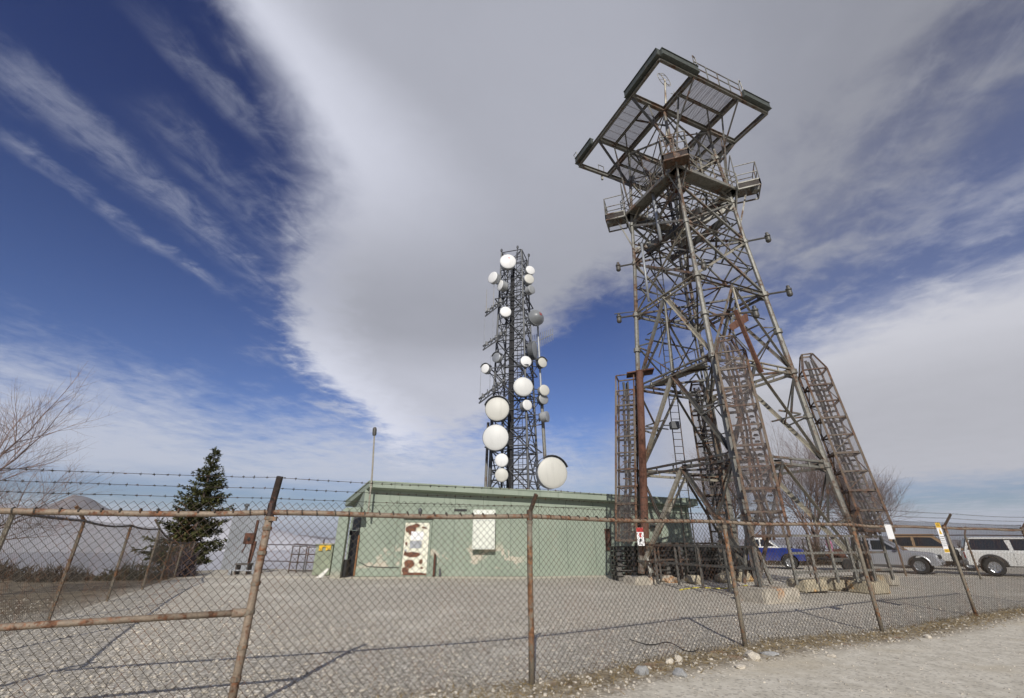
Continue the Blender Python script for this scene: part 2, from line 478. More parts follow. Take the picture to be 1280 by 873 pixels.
M['concrete'] = rusty('weathered_concrete', (.42, .37, .27), (.40, .25, .11), .42, 1.1, .9, 0, 1)
M['concrete_rust'] = rusty('rust_stained_concrete', (.43, .39, .32), (.36, .19, .085), .36, .7, .9, 0, 1)
M['greenbox'] = plain('green_cabinet', (.24, .27, .19), .7, 0, .15, 3)
M['whitebox'] = plain('white_box', (.66, .68, .60), .6, 0, .08, 2)

FPTS = [(-30, -4.6), (-6.2, 4.25), (-2.77, 5.5), (.255, 6.66), (3.88, 8.8), (7.21, 10.2), (11.1, 12.38), (15.1, 14.3), (40, 27)]
def fence_y(x):
    for (a, b), (c, d) in zip(FPTS, FPTS[1:]):
        if x <= c: return b + (d - b) * (x - a) / (c - a)
    return FPTS[-1][1]
def groundm():
    m, b = newmat('gravel_ground', .95)
    p = wpos(); x, y, z = sepx(p)
    q = comb(x, y, 0)
    v1 = voro(q, 19, 'Color'); v2 = voro(q, 34, 'Color'); d1 = voro(q, 19, 'Distance'); d2 = voro(q, 34, 'Distance')
    r1 = sepx(v1); r2 = sepx(v2)
    big = nz(q, .16, 5, .6, .5); mid = nz(q, .9, 5, .6)
    st = r1[0] * .78 + r2[0] * .22
    stone = mixc(st, (.37, .34, .275), (.96, .90, .775))
    stone = mixc((r2[1] - .55) * .9, stone, (.58, .49, .38))
    stone = mixc(smooth(d1 * .6 + d2 * .4, .28, .60) * .62, stone, (.13, .11, .085))
    fines = mixc(mid, (.60, .56, .47), (.72, .68, .59))
    c = mixc(smooth(big + (mid - .5) * .4, .50, .72) * .6, stone, fines)
    foot = 1 - smooth(X.m('ABSOLUTE', y - x * .06 - 24.0 + (mid - .5) * 1.4), .1, .9)
    c = mixc(foot * .8, c, (.62, .56, .45))
    # bare brown earth and dead grass outside the left fence and at the plateau's edge
    side = smooth((0 - x) - y * .38 + (mid - .5) * 2.0, 5.6, 7.2)
    earth = mixc(smooth(nz(q, 2.2, 6, .65), .35, .65), (.105, .078, .048), (.27, .22, .145))
    earth = mixc(smooth(nz(comb(x * .6, y * 2.4, 0), 1.2, 5, .6), .55, .7) * .7, earth, (.075, .05, .034))
    c = mixc(side, c, earth)
    # dirt, rust and dead weed worked into the foot of the fence
    fl = y - curve(x, FPTS)
    strip = smooth(fl + (mid - .5) * .9, -1.15, -.15) * (1 - smooth(fl + (mid - .5) * .7, -.05, .40)) * smooth(x, -1.4, 1.0)
    weed = mixc(smooth(nz(q, 5.0, 6, .7), .35, .68), (.085, .058, .030), (.36, .30, .20))
    weed = mixc(smooth(nz(q, 1.7, 4, .6), .58, .68) * .8, weed, (.22, .095, .035))
    c = mixc(strip * .9, c, weed)
    # the graded track outside
    rd = (1 - smooth(fl + (mid - .5) * .5 + (big - .5) * .8, -1.1, -.55)) * smooth(x, 0.4, 1.6)
    track = mixc(smooth(nz(q, 3.5, 7, .7), .3, .7), (.44, .405, .33), (.62, .58, .49))
    track = mixc(smooth(r2[2], .80, .95) * .6, track, (.25, .225, .19))
    track = mixc(smooth(nz(comb(x * .5, y * .9, 4), .6, 4, .6), .52, .70) * .6, track, (.46, .40, .29))
    c = mixc(rd, c, track)
    setin(b, 'Base Color', c)
    h = (1 - d1) * .6 + (1 - d2) * .35
    bump(b, h * (1 - rd * .75) + mid * .4 + nz(q, 60, 3, .6) * .25, .014, .8)
    return m
M['ground'] = groundm()

def fogm():
    m, b = newmat('fog_sea', 1.0)
    p = wpos(); n = nz(p, .0009, 5, .55)
    setin(b, 'Base Color', mixc(smooth(n, .3, .7), (.36, .36, .385), (.50, .50, .53))); setin(b, 'Specular IOR Level', 0.0)
    return m
M['fog'] = fogm()
def mountm():
    m, b = newmat('dry_mountain', 1.0)
    p = wpos(); n = nz(p, .0022, 7, .65)
    setin(b, 'Base Color', mixc(smooth(n, .3, .7), (.16, .14, .14), (.26, .23, .215))); setin(b, 'Specular IOR Level', 0.0)
    return m
M['mount'] = mountm()
# ------------------------------------------------------------------ ground, far land, plants
def edge_y(x):
    """how far the hilltop reaches before it falls away"""
    pts = [(-80, 22), (-24, 23.2), (-19, 23.6), (-16.5, 29.0), (-13, 29.2), (-9, 27.5), (0, 44), (10, 46), (16, 44), (24, 41), (34, 34), (46, 29), (80, 26)]
    for (a, b), (c, d) in zip(pts, pts[1:]):
        if a <= x <= c: return b + (d - b) * (x - a) / (c - a)
    return 24
def gz(x, y):
    e = edge_y(x) + .6 * mnoise.noise(V((x * .35, 3, 0)))
    d = max(0, y - e, abs(x) - 75, -y - 60)
    z = -.0009 * d * d if d < 300 else -.0009 * 9e4 - .55 * (d - 300)
    z = -d * .28 if d > 3 else -.28 * d * d / 6
    z = max(z, -160)
    und = .05 * mnoise.noise(V((x * .22, y * .22, 1.5)))
    fl = y - fence_y(x)
    if abs(fl) < 1.2 and -3 < x < 16: und += .055 * (1 - abs(fl) / 1.2) * (.7 + .6 * mnoise.noise(V((x * 1.4, y * 1.4, 0))))
    return z + und * (1 if d < 5 else 8)
def axis(a):
    return sorted(set([round(-k, 3) for k in a] + a))
xs = [i * .3 for i in range(0, 55)] + [16.5 + i * 1.0 for i in range(0, 40)] + [58, 62, 68, 75, 80, 90, 110, 150, 220, 320, 500, 800, 1500, 4000, 12000, 40000]
xs = axis(xs)
ys = [-40000, -9000, -2000, -600, -300, -150, -90, -70, -60, -40, -20, -10, -4] + [i * .3 for i in range(0, 100)] + [30 + i * .6 for i in range(0, 34)] + [52, 56, 62, 70, 85, 110, 150, 220, 320, 500, 800, 1500, 4000, 12000, 40000]
mb = MB(); nx = len(xs)
mb.v = [(x, y, gz(x, y)) for y in ys for x in xs]
mb.f = [(j * nx + i, j * nx + i + 1, (j + 1) * nx + i + 1, (j + 1) * nx + i) for j in range(len(ys) - 1) for i in range(nx - 1)]
mb.mi = [0] * len(mb.f)
struct(mb.build('ground', M['ground'], smooth=True, fix=False))

# sea of low cloud filling the valleys: one lumpy sheet well below the hilltop
mb = MB(); fx = [-40000 + 0]; 
def fogz(x, y):
    r = math.hypot(x, y)
    k = min(1, r / 2500)
    return -85 + k * (35 * mnoise.noise(V((x / 900, y / 900, 0))) + 18 * mnoise.noise(V((x / 300, y / 300, 5)))) - min(r / 40000, 1) * 40
rs = [150 * 1.16 ** i for i in range(0, 38)]
nA = 200
mb.v = [(r * math.sin(2 * math.pi * i / nA), r * math.cos(2 * math.pi * i / nA), fogz(r * math.sin(2 * math.pi * i / nA), r * math.cos(2 * math.pi * i / nA))) for r in rs for i in range(nA)]
mb.f = [(j * nA + i, j * nA + (i + 1) % nA, (j + 1) * nA + (i + 1) % nA, (j + 1) * nA + i) for j in range(len(rs) - 1) for i in range(nA)]
mb.mi = [0] * len(mb.f)
struct(mb.build('fog', M['fog'], smooth=True, fix=False), 'structure')

# a higher roll of the same cloud standing in front of the left mountain
mb = MB(); n = 120; rows = 14
for j in range(rows):
    u = j / (rows - 1)
    for i in range(n):
        t = i / (n - 1); a = R(-75 + 62 * t); r = 4200 + 1500 * u
        env = min(1, t * 5) * min(1, (1 - t) * 3)
        h = (235 + 60 * mnoise.noise(V((a * 9, 0, 2))) + 26 * mnoise.noise(V((a * 30, u * 3, 2))) + 12 * mnoise.noise(V((a * 80, u * 6, 4)))) * math.sin(math.pi * u) ** .6 * env
        mb.v.append((r * math.sin(a), r * math.cos(a), -110 + h * 1.25))
mb.f = [(j * n + i, j * n + i + 1, (j + 1) * n + i + 1, (j + 1) * n + i) for j in range(rows - 1) for i in range(n - 1)]; mb.mi = [0] * len(mb.f)
struct(mb.build('fog', M['fog'], smooth=True, fix=False))

# far mountains rising out of it
def ridge(name, az0, az1, dist, top, seed, n=70, depth=2600):
    mb = MB(); rows = 9
    for j in range(rows):
        for i in range(n):
            t = i / (n - 1); a = R(az0 + (az1 - az0) * t); u = j / (rows - 1)
            r = dist + depth * (u - .5) * 2
            h = top(t) * max(0, 1 - abs(u - .5) * 2) ** .9
            q = V((r * math.sin(a) / 900, r * math.cos(a) / 900, seed))
            h *= .92 + .34 * (mnoise.noise(q) + .5 * mnoise.noise(q * 2.3) + .25 * mnoise.noise(q * 5))
            mb.v.append((r * math.sin(a), r * math.cos(a), -140 + h))
    mb.f = [(j * n + i, j * n + i + 1, (j + 1) * n + i + 1, (j + 1) * n + i) for j in range(rows - 1) for i in range(n - 1)]
    mb.mi = [0] * len(mb.f)
    struct(mb.build(name, M['mount'], smooth=True, fix=False))
ridge('mountain', -56, -30, 9000, lambda t: max(40, 745 - 85 * abs(-56 + 26 * t + 42.9) + 25 * math.sin(t * 40)), 3, 110, 1500)
ridge('far_hills', -33, -19, 15000, lambda t: 150 + 90 * math.sin(t * 3.1), 8)
ridge('far_hills', 24, 62, 14000, lambda t: 150 + 90 * math.sin(t * 5.1), 5)

# ---- plants
def grow(mb_t, mb_c, p, d, L, r, depth, rnd, maxd, spread=.55, up=.12, n=5, trunk_levels=1):
    segs = 3 if depth < 3 else 2
    for s in range(segs):
        d2 = (d + V((rnd.uniform(-1, 1), rnd.uniform(-1, 1), rnd.uniform(-.6, .9) + up)) * .16).normalized()
        q = p + d2 * (L / segs)
        r2 = r * (.86 if depth < maxd else .7)
        (mb_t if depth < trunk_levels else mb_c).tube(p, q, r, r2, n=6 if depth < 2 else 3, caps=False)
        p, d, r = q, d2, r2
        if depth < maxd and (s > 0 or depth > 0):
            for k in range(1 if depth < 1 else rnd.choice((1, 1, 2)) if depth < maxd - 1 else rnd.choice((1, 2, 2))):
                ax = V((rnd.uniform(-1, 1), rnd.uniform(-1, 1), rnd.uniform(-.3, .6)))
                ax = (ax - d * ax.dot(d)).normalized()
                nd = (d * (1 - spread * .5) + ax * spread * rnd.uniform(.7, 1.25) + V((0, 0, up))).normalized()
                grow(mb_t, mb_c, p, nd, L * rnd.uniform(.58, .82), r * rnd.uniform(.5, .68), depth + 1, rnd, maxd, spread, up, n, trunk_levels)
    if depth < maxd:
        grow(mb_t, mb_c, p, d, L * .8, r * .8, depth + 1, rnd, maxd, spread, up, n, trunk_levels)
def bare_tree(x, y, H, seed, label, mt, mc, maxd=5, spread=.6, rad=.16, lean=(0, 0), group=None, stems=1, twig=1.0):
    rnd = random.Random(seed)
    t = thing('bare_tree', label, 'tree', (x, y, gz(x, y)), group)
    a, b = MB(), MB()
    for k in range(stems):
        d = V((lean[0] + rnd.uniform(-.25, .25) * (stems > 1), lean[1] + rnd.uniform(-.25, .25) * (stems > 1), 1)).normalized()
        grow(a, b, V((x, y, gz(x, y) - .1)), d, H * .30, rad, 0, rnd, maxd, spread)
    a.build('trunk', mt, t, fix=False); b.build('crown', mc, t, fix=False)
    return t
bare_tree(-16.6, 13.4, 6.4, 5, 'large bare tree spreading pale leafless branches over the left perimeter fence', M['bark'], M['bark'], 6, .70, .16, (.30, .05))
for (x, y, H, sd_, lb, st) in [(16.9, 37, 9.5, 21, 'bare brown tree directly behind the rusty tower, leftmost of the three', 3),
                              (22.9, 37, 10.5, 33, 'tallest bare brown tree, between the tower legs above the parked trucks', 4),
                              (26.9, 36.5, 7.4, 47, 'bare brown tree right of the tower, behind the silver pickup', 4)]:
    bare_tree(x, y, H, sd_, lb, M['bark_dark'], M['twig'], 6, .62, .15, (0, 0), 'bare trees behind the parked vehicles', st)

def spruce(x, y, H, W, label):
    rnd = random.Random(4)
    t = thing('spruce_tree', label, 'tree', (x, y, gz(x, y)))
    z0 = gz(x, y) - .2
    a = MB(); a.path([(x, y, z0), (x + .05, y, z0 + H * .5), (x, y, z0 + H * .97)], [.16, .09, .015], 7)
    b = MB()
    N = 230
    for k in range(N):
        u = (k + rnd.random()) / N
        zz = z0 + H * (.10 + .90 * u)
        prof = (1 - u) ** .78 * (.86 + .30 * rnd.random()) * (1.0 if u > .10 else .8)
        Lb = W / 2 * prof * rnd.choice((1, 1, .9, .62, 1.25)) + .12
        th = rnd.uniform(0, 2 * math.pi)
        dr = V((math.cos(th), math.sin(th), .18 - .35 * (1 - u)))
        p0 = V((x, y, zz)); m = max(3, int(Lb / .10))
        for s in range(m):
            q = (s + .4) / m
            c = p0 + dr * Lb * q + V((0, 0, .22 * Lb * q * q))
            for w_ in range(9 if q > .25 else 4):
                nd = (dr * .8 + V((rnd.uniform(-1, 1), rnd.uniform(-1, 1), rnd.uniform(-.7, .75)))).normalized()
                ln = rnd.uniform(.16, .32) * (1 - .40 * u); wd = ln * .20
                sd2 = nd.cross(V((rnd.uniform(-1, 1), rnd.uniform(-1, 1), 1))).normalized() * wd
                o = c + V((rnd.uniform(-.07, .07), rnd.uniform(-.07, .07), rnd.uniform(-.06, .06)))
                b.add([o - sd2 * .5, o + nd * ln * .45 + sd2, o + nd * ln, o + nd * ln * .4 - sd2], [(0, 1, 2, 3)])
    for s in range(60):
        zz = z0 + H * (.93 + .09 * s / 60); o = V((x, y, zz)); nd = V((rnd.uniform(-.5, .5), rnd.uniform(-.5, .5), 1)).normalized()
        b.add([o - V((.02, 0, 0)), o + V((.02, 0, 0)), o + nd * .16], [(0, 1, 2)])
    a.build('trunk', M['bark_dark'], t); b.build('crown', M['needle'], t, fix=False)
spruce(-18.3, 28.0, 7.2, 3.7, 'dark green spruce tree standing between the left fence and the grey shed')

def shrub(x, y, rx, ry, h, label, mat, seed, n=900, group=None):
    rnd = random.Random(seed); t = MB(); z = gz(x, y) - .05
    for k in range(n):
        a = rnd.uniform(0, 6.283); rr = math.sqrt(rnd.random())
        bx, by = x + rx * rr * math.cos(a), y + ry * rr * math.sin(a)
        hh = h * (1 - rr * rr * .75) * rnd.uniform(.45, 1.12)
        o = V((bx, by, z + hh * rnd.uniform(.0, .55)))
        nd = V((rnd.uniform(-.8, .8), rnd.uniform(-.8, .8), rnd.uniform(.3, 1))).normalized()
        ln = hh * .5; sd2 = nd.cross(V((rnd.uniform(-1, 1), rnd.uniform(-1, 1), .2))).normalized() * rnd.uniform(.012, .03)
        t.add([o - sd2, o + sd2, o + nd * ln], [(0, 1, 2)])
    return tag(t.build('shrub', mat, fix=False), label, 'shrub', group)
shrub(-22.6, 21.6, 2.6, 1.3, 1.15, 'wide brown scrub bush seen through the left end of the wire fence', M['scrub'], 1, 1600)
shrub(-19.0, 21.2, 1.6, 1.0, 1.0, 'brown scrub bush behind the first leaning post of the left fence', M['scrub'], 2, 1200)
shrub(-16.4, 21.8, 1.5, .9, 1.05, 'dark rounded bush beside the posts left of the spruce', M['scrubg'], 3, 1300)
shrub(-15.6, 23.6, .8, .6, 1.9, 'tall purple grey thicket right in front of the spruce trunk', M['tarp'], 4, 900)
shrub(-27.5, 21.8, 2.8, 1.2, 1.2, 'low brown scrub at the far left under the bare tree', M['scrub'], 6, 1200)
shrub(36.5, 35.2, 2.4, 1.2, 1.75, 'dark green bush behind the tan roofed wagon', M['scrubg'], 7, 1500)
shrub(33.0, 35.5, 2.6, 1.3, 2.3, 'brown leafless thicket behind the silver pickup cab', M['scrub'], 8, 1800)
shrub(22.5, 36.5, 4.2, 1.3, 2.3, 'long brown thicket behind the tower guard rail', M['scrub'], 9, 2600)
shrub(14.5, 35.5, 3.6, 1.3, 2.6, 'brown thicket past the right end of the green building', M['scrub'], 10, 2400)

# loose stones lying on the near gravel, and litter of dead grass along the fence
rnd = random.Random(77); mb = MB()
ico = bmesh.new(); bmesh.ops.create_icosphere(ico, subdivisions=1, radius=1); ico.verts.index_update()
iv = [v.co.copy() for v in ico.verts]; iff = [[v.index for v in f.verts] for f in ico.faces]; ico.free()
for k in range(15000):
    y = 5.2 + 9.5 * rnd.random() ** 1.5; x = rnd.uniform(-1.25, 1.2) * y
    s = rnd.choice((.008, .011, .014, .018, .022, .028)) * rnd.uniform(.7, 1.2)
    fl = y - fence_y(x)
    if fl < -.8 and x > .6:
        if rnd.random() < .6: continue
        s *= .5
    z = gz(x, y); rz = Matrix.Rotation(rnd.uniform(0, 6), 3, 'Z'); e = (rnd.uniform(.7, 1.3), rnd.uniform(.7, 1.2), rnd.uniform(.45, .8))
    mb.add([V((x, y, z + s * .2)) + rz @ V((p.x * s * e[0], p.y * s * e[1], p.z * s * e[2])) for p in iv], iff)
struct(mb.build('gravel', M['pebble'], fix=False), 'stuff')
mb = MB()
for k in range(5200):
    x = rnd.uniform(-1.5, 15); fl = rnd.gauss(-.18, .26); y = fence_y(x) + fl
    o = V((x, y, gz(x, y))); nd = V((rnd.uniform(-1, 1), rnd.uniform(-1, 1), rnd.uniform(.05, .8))).normalized()
    ln = rnd.uniform(.03, .13); sd2 = nd.cross(V((rnd.uniform(-1, 1), rnd.uniform(-1, 1), .3))).normalized() * rnd.uniform(.003, .007)
    mb.add([o - sd2, o + sd2, o + nd * ln], [(0, 1, 2)])
tag(mb.build('dead_grass', M['drygrass'], fix=False), 'dry grass and weed litter along the foot of the wire fence', 'grass', kind='stuff')
for k, (px, py, s, m, lb) in enumerate([
    (941, 826, (.15, .10, .075), 'rockw', 'largest cream rock, beside the second fence post from the right end of the track'),
    (803, 845, (.10, .075, .07), 'rockg', 'grey pointed rock at the bottom of the fence, leftmost of the rocks'),
    (850, 846, (.12, .08, .06), 'rockg', 'flat grey rock at the picture bottom right of the pointed grey rock'),
    (838, 833, (.06, .05, .05), 'rockw', 'small cream rock between the two grey rocks'),
    (849, 831, (.06, .05, .055), 'rockw', 'small round cream rock just above the flat grey rock'),
    (926, 836, (.13, .06, .03), 'rockw', 'thin flat cream stone lying left of the largest cream rock'),
    (1039, 822, (.07, .05, .03), 'rockw', 'small pale stone alone on the dirt track near the fence foot'),
    (1160, 797, (.10, .06, .04), 'rockw', 'pale stone on the dirt track towards the right end of the fence'),
    (963, 821, (.13, .08, .035), 'rockg', 'dark grey flat stone right of the largest cream rock')]):
    p = gnd(px, py); tag(MB().rock((p.x, p.y, gz(p.x, p.y) + s[2] * .3), s, k + 1).build('rock', M[m], smooth=False), lb, 'rock', 'rocks along the fence')
c = gnd(790, 800); pts = []
for k in range(26):
    u = k / 25; px = 788 + 84 * u; py = 802 + 15 * u + 3 * math.sin(u * 9)
    p = gnd(px, py); pts.append((p.x, p.y, gz(p.x, p.y) + .025 + .015 * math.sin(u * 13)))
tag(MB().path(pts, .008, 5).build('cable', M['cable']), 'thin dark cable lying on the gravel just inside the fence', 'cable')
# ------------------------------------------------------------------ wire fences
def wire_panel(mb, A, B, H0, H1, pitch, r, rnd, bulge=.0, off=(0, 0)):
    """woven chain link between two posts: every strand is a zigzag of real wire"""
    A, B = V(A), V(B); L = (B - A).length; n = int(L / pitch); d = (B - A) / L
    nr = V((-d.y, d.x, 0)).normalized()
    step = pitch / 2; n = int(2 * L / pitch)
    for i in range(n + 1):
        x0 = i * step
        hh = H0 + (H1 - H0) * min(1, x0 / L)
        m = int(hh / step) + 1
        pts = []
        for k in range(m + 1):
            u = x0 + step * ((k + i) % 2) * 1.03
            u = min(max(u, 0), L)
            z = k * step
            w_ = bulge * math.sin(math.pi * u / L) * math.sin(math.pi * min(1, z / hh)) + .004 * (1 if (k + i) % 2 else -1)
            base = A + d * u
            pts.append(base + nr * w_ + V((off[0], off[1], z + gz(base.x, base.y) + .03)))
        a, b = nr * r, V((d.x, d.y, 0)).normalized() * r
        vs = []
        for p in pts: vs += [p + a, p - a * .5 + b * .87, p - a * .5 - b * .87]
        fs = [(j * 3 + q, j * 3 + (q + 1) % 3, j * 3 + 3 + (q + 1) % 3, j * 3 + 3 + q) for j in range(len(pts) - 1) for q in range(3)]
        mb.add(vs, fs)

def strand(mb, A, B, r, sag, rnd, barbs=.12):
    A, B = V(A), V(B); L = (B - A).length; n = max(4, int(L / .35)); pts = []
    for i in range(n + 1):
        t = i / n; pts.append(A + (B - A) * t + V((0, 0, -sag * 4 * t * (1 - t) + rnd.uniform(-.004, .004))))
    mb.path(pts, r, 4)
    d = (B - A).normalized()
    for k in range(int(L / barbs)):
        t = (k + rnd.uniform(.3, .7)) * barbs / L; c = A + (B - A) * t + V((0, 0, -sag * 4 * t * (1 - t)))
        for s in range(2):
            v = V((rnd.uniform(-1, 1), rnd.uniform(-1, 1), rnd.uniform(-1, 1))); v = (v - d * v.dot(d)).normalized() * .018
            mb.tube(c - v + d * .004 * s, c + v + d * .004 * s, r * .8, n=3)
        mb.tube(c - d * .012, c + d * .012, r * 2.0, n=4)

rnd = random.Random(3)
M['rustarm'] = rusty('brown_arm', (.10, .075, .055), (.13, .06, .03), .55, 5)
FP = [V((-6.2, 4.25, 0)), V((-2.77, 5.5, 0)), V((.255, 6.66, 0)), V((3.88, 8.8, 0)), V((7.21, 10.2, 0)), V((11.1, 12.38, 0)), V((15.1, 14.3, 0))]
FH = 1.95
fence = thing('wire_fence', 'rusty chain link fence with barbed wire running across the foreground', 'fence', (.255, 6.66, 0))
mb = MB()
FHS = [1.87, 1.92, 1.94, 1.95, 1.95, 1.95, 1.95]
for i, (a, b) in enumerate(zip(FP, FP[1:])): wire_panel(mb, a, b, FHS[i] + .05, FHS[i + 1] + .05, 0.086, .0034, rnd, .015)
for i, (a, b) in enumerate(zip(FP, FP[1:])):          # tie wires lapped round the rail
    L = (b - a).length; d = (b - a) / L; k = 0
    while k * .172 < L:
        c_ = a + d * (k * .172 + rnd.uniform(-.02, .02)) + V((0, 0, FHS[i] + (FHS[i + 1] - FHS[i]) * k * .172 / L - .002)); mb.tube(c_ - d * .007, c_ + d * .007 + V((0, 0, .004)), .0345, n=8); k += 1
mb.build('wire_mesh', M['wire'], fence, fix=False)
mb = MB(); rail = []
for i, (a, b) in enumerate(zip(FP, FP[1:])):
    for k in range(6):
        t = k / 6; p = a.lerp(b, t); rail.append(V((p.x, p.y, FHS[i] + (FHS[i + 1] - FHS[i]) * t + (.012 * math.sin(t * 6.28 + i) if k else 0) - (.012 if 0 < k else 0))))
rail.append(V((FP[-1].x, FP[-1].y, FHS[-1])))
mb.path(rail, .030, 8); mb.build('top_rail', M['rail'], fence, smooth=True)
mid = MB(); mid.path([V((-6.2, 4.25, .86)), V((-4.4, 4.9, .90)), V((-2.80, 5.49, .93))], .031, 8)
mid.tube(V((-2.92, 5.445, .928)), V((-2.77, 5.5, .93)), .042, n=8)
mid.build('brace_rail', M['rail'], fence, smooth=True)
for i, p in enumerate(FP):
    mb = MB()
    big = i == 1
    r = .041 if big else .038
    mb.path([(p.x, p.y, -.1), (p.x + .004, p.y, .6), (p.x - .004, p.y, 1.3), (p.x, p.y, FHS[i] + .02)], r, 9)
    po = mb.build('post', M['rail'] if big else M['post'], fence, smooth=True)
    for z in ((.35, .62, .93, 1.2, 1.5, 1.75, 1.86) if big else (1.86,)):
        cl = MB(); cl.tube(V((p.x, p.y, z - .018)), V((p.x, p.y, z + .018)), r + .009, n=9)
        if big and z in (.93, 1.86): cl.box((p.x + (.055 if z > 1 else -.055), p.y - .03, z - .01), (.09, .03, .045))
        cl.build('clamp', M['post'], po)
    ar = MB(); q = V((p.x, p.y, FH)); nrm = V((.5, -.87, 0))
    tip = q + nrm * .22 + V((0, 0, .32))
    if i == 1: tip = q + nrm * .08 + V((.02, 0, .36))
    if i == 2: tip = q + nrm * .14 + V((.02, 0, .27))
    if i == 3: tip = q + nrm * .10 + V((-.26, 0, .12))
    ar.tube(q - V((0, 0, .05 + FH - FHS[i])), q + V((0, 0, .07)), .043, n=9)
    ar.bar(q + V((0, 0, .03)), tip, .06 if i == 1 else .04, .045)
    ar.build('wire_arm', M['darkpost'] if i == 1 else M['rustarm'], po)
arm_off = [V((.5, -.87, 0)) * .14 * .36 + V((0, 0, .12)), V((.5, -.87, 0)) * .2 * .6 + V((0, 0, .225)), V((.5, -.87, 0)) * .2 + V((0, 0, .335))]
for k in range(3):
    mb = MB()
    for i, (a, b) in enumerate(zip(FP, FP[1:])):
        strand(mb, a + V((0, 0, FH)) + arm_off[k], b + V((0, 0, FH)) + arm_off[k], .0026, .012 + .006 * k, rnd)
    mb.build('barbed_wire', M['wire'], fence, fix=False)

# left perimeter fence, leaning and sagging
LP = [(-6.0, 4.3, 1.95, 0), (-7.9, 7.6, 1.98, 0), (-9.83, 11.1, 1.98, .0), (-11.41, 14.52, 1.98, 0), (-12.6, 17.4, 1.92, 0), (-14.0, 20.2, 1.55, 0), (-15.1, 22.6, 1.42, 0), (-16.1, 24.6, 1.45, 0), (-17.1, 26.5, 1.45, 0)]
lf = thing('wire_fence', 'sagging chain link fence receding along the left edge of the yard', 'fence', (-9.83, 11.1, 0))
mb = MB()
for a, b in zip(LP, LP[1:]): wire_panel(mb, V((a[0], a[1], 0)), V((b[0], b[1], 0)), a[2] - .04, b[2] - .04, .088, .0030, rnd, .08)
mb.build('wire_mesh', M['wire'], lf, fix=False)
mb = MB(); pts = []
for i, (a, b) in enumerate(zip(LP, LP[1:])):
    for k in range(5):
        t = k / 5; sg = (.06 if i in (2, 3, 4) else .02) * math.sin(math.pi * t)
        x, y = a[0] + (b[0] - a[0]) * t, a[1] + (b[1] - a[1]) * t
        pts.append((x, y, a[2] + (b[2] - a[2]) * t - sg + gz(x, y)))
mb.path(pts, .026, 6); mb.build('top_rail', M['darkpost'], lf, smooth=True)
for i, a in enumerate(LP[1:]):
    mb = MB(); z = gz(a[0], a[1]); mb.tube((a[0], a[1], z - .1), (a[0], a[1], z + a[2] + .03), .036, n=7)
    if i in (1, 3): mb.bar((a[0], a[1], z + a[2]), (a[0] - .05, a[1] - .3, z + a[2] + .30), .05, .05)
    if i == 2: mb.bar((a[0], a[1], z + a[2]), (a[0] - .30, a[1] + .05, z + a[2] - .03), .05, .05)
    mb.build('post', M['post'], lf, smooth=False)

# inner fence in front of the parked vehicles
rf = thing('wire_fence', 'thin chain link fence just in front of the parked vehicles at right', 'fence', (22.0, 23.6, 0))
RP = [V((12.6, 29.5, 0)), V((15.9, 27.6, 0)), V((19.8, 25.2, 0)), V((22.0, 23.6, 0)), V((25.5, 21.8, 0)), V((29.5, 19.8, 0))]
mb = MB()
for a, b in zip(RP[2:], RP[3:]): wire_panel(mb, a, b, 1.85, 1.85, .15, .0028, rnd, .02)
mb.build('wire_mesh', M['wire'], rf, fix=False)
mb = MB(); mb.path([p + V((0, 0, 1.88 + .02 * math.sin(i * 2))) for i, p in enumerate(RP[2:])], .026, 6); mb.build('top_rail', M['darkpost'], rf)
for i, p in enumerate(RP[2:]):
    mb = MB(); mb.tube(p - V((0, 0, .1)), p + V((0, 0, 1.92)), .042, n=7); mb.bar(p + V((0, 0, 1.9)), p + V((.06, -.15, 2.28)), .05, .04); mb.build('post', M['post'], rf)

# signs wired to the foreground fence
def on_fence(px, py, out=.03):
    """point of the fence plane between the two right-hand posts"""
    a, b = FP[4], FP[5]; d = (b - a).normalized(); n = V((d.y, -d.x, 0))
    r_ = ray(px, py); o = V((0, 0, CZ)); t = (a + n * out - o).dot(n) / r_.dot(n)
    return o + r_ * t, d, n
def plate(mb, c, d, n, wd, ht, th=.004, dx_=0, dz_=0):
    up = V((0, 0, 1)); c = c + d * dx_ + up * dz_
    P4 = [c + d * x * wd / 2 + up * y * ht / 2 for x, y in ((-1, -1), (1, -1), (1, 1), (-1, 1))]
    mb.slab(P4, th, n)
c, d, n = on_fence(1112, 665)
mb = MB(); plate(mb, c, d, n, .30, .30, .004)
s = tag(mb.build('sign', M['signw']), 'blank white square sign plate hung on the foreground fence', 'sign')
bl = MB()
for x, z in ((-.12, .13), (.12, .13), (-.12, -.13), (.12, -.13)): bl.tube(c + d * x + V((0, 0, z)), c + d * x + V((0, 0, z)) + n * .012, .007, n=6)
bl.build('bolt', M['galv'], s)
c, d, n = on_fence(1177.5, 672)
ws = thing('warning_sign', 'tall white warning sign with yellow bands and a yellow triangle on the fence', 'sign', c - V((0, 0, .34)))
mb = MB(); plate(mb, c, d, n, .27, .70, .004); mb.build('sign_plate', M['signw'], ws)
mb = MB(); plate(mb, c + n * .004, d, n, .268, .125, .002, 0, .286); plate(mb, c + n * .004, d, n, .262, .075, .002, 0, -.300)
mb.build('header_band', M['yellow'], ws)
mb = MB(); q = c + n * .004 + V((0, 0, .135)); mb.slab([q + d * -.075 - V((0, 0, .06)), q + d * .075 - V((0, 0, .06)), q + V((0, 0, .085))], .002, n); mb.build('hazard_triangle', M['yellow'], ws)
mb = MB(); rr = random.Random(9)
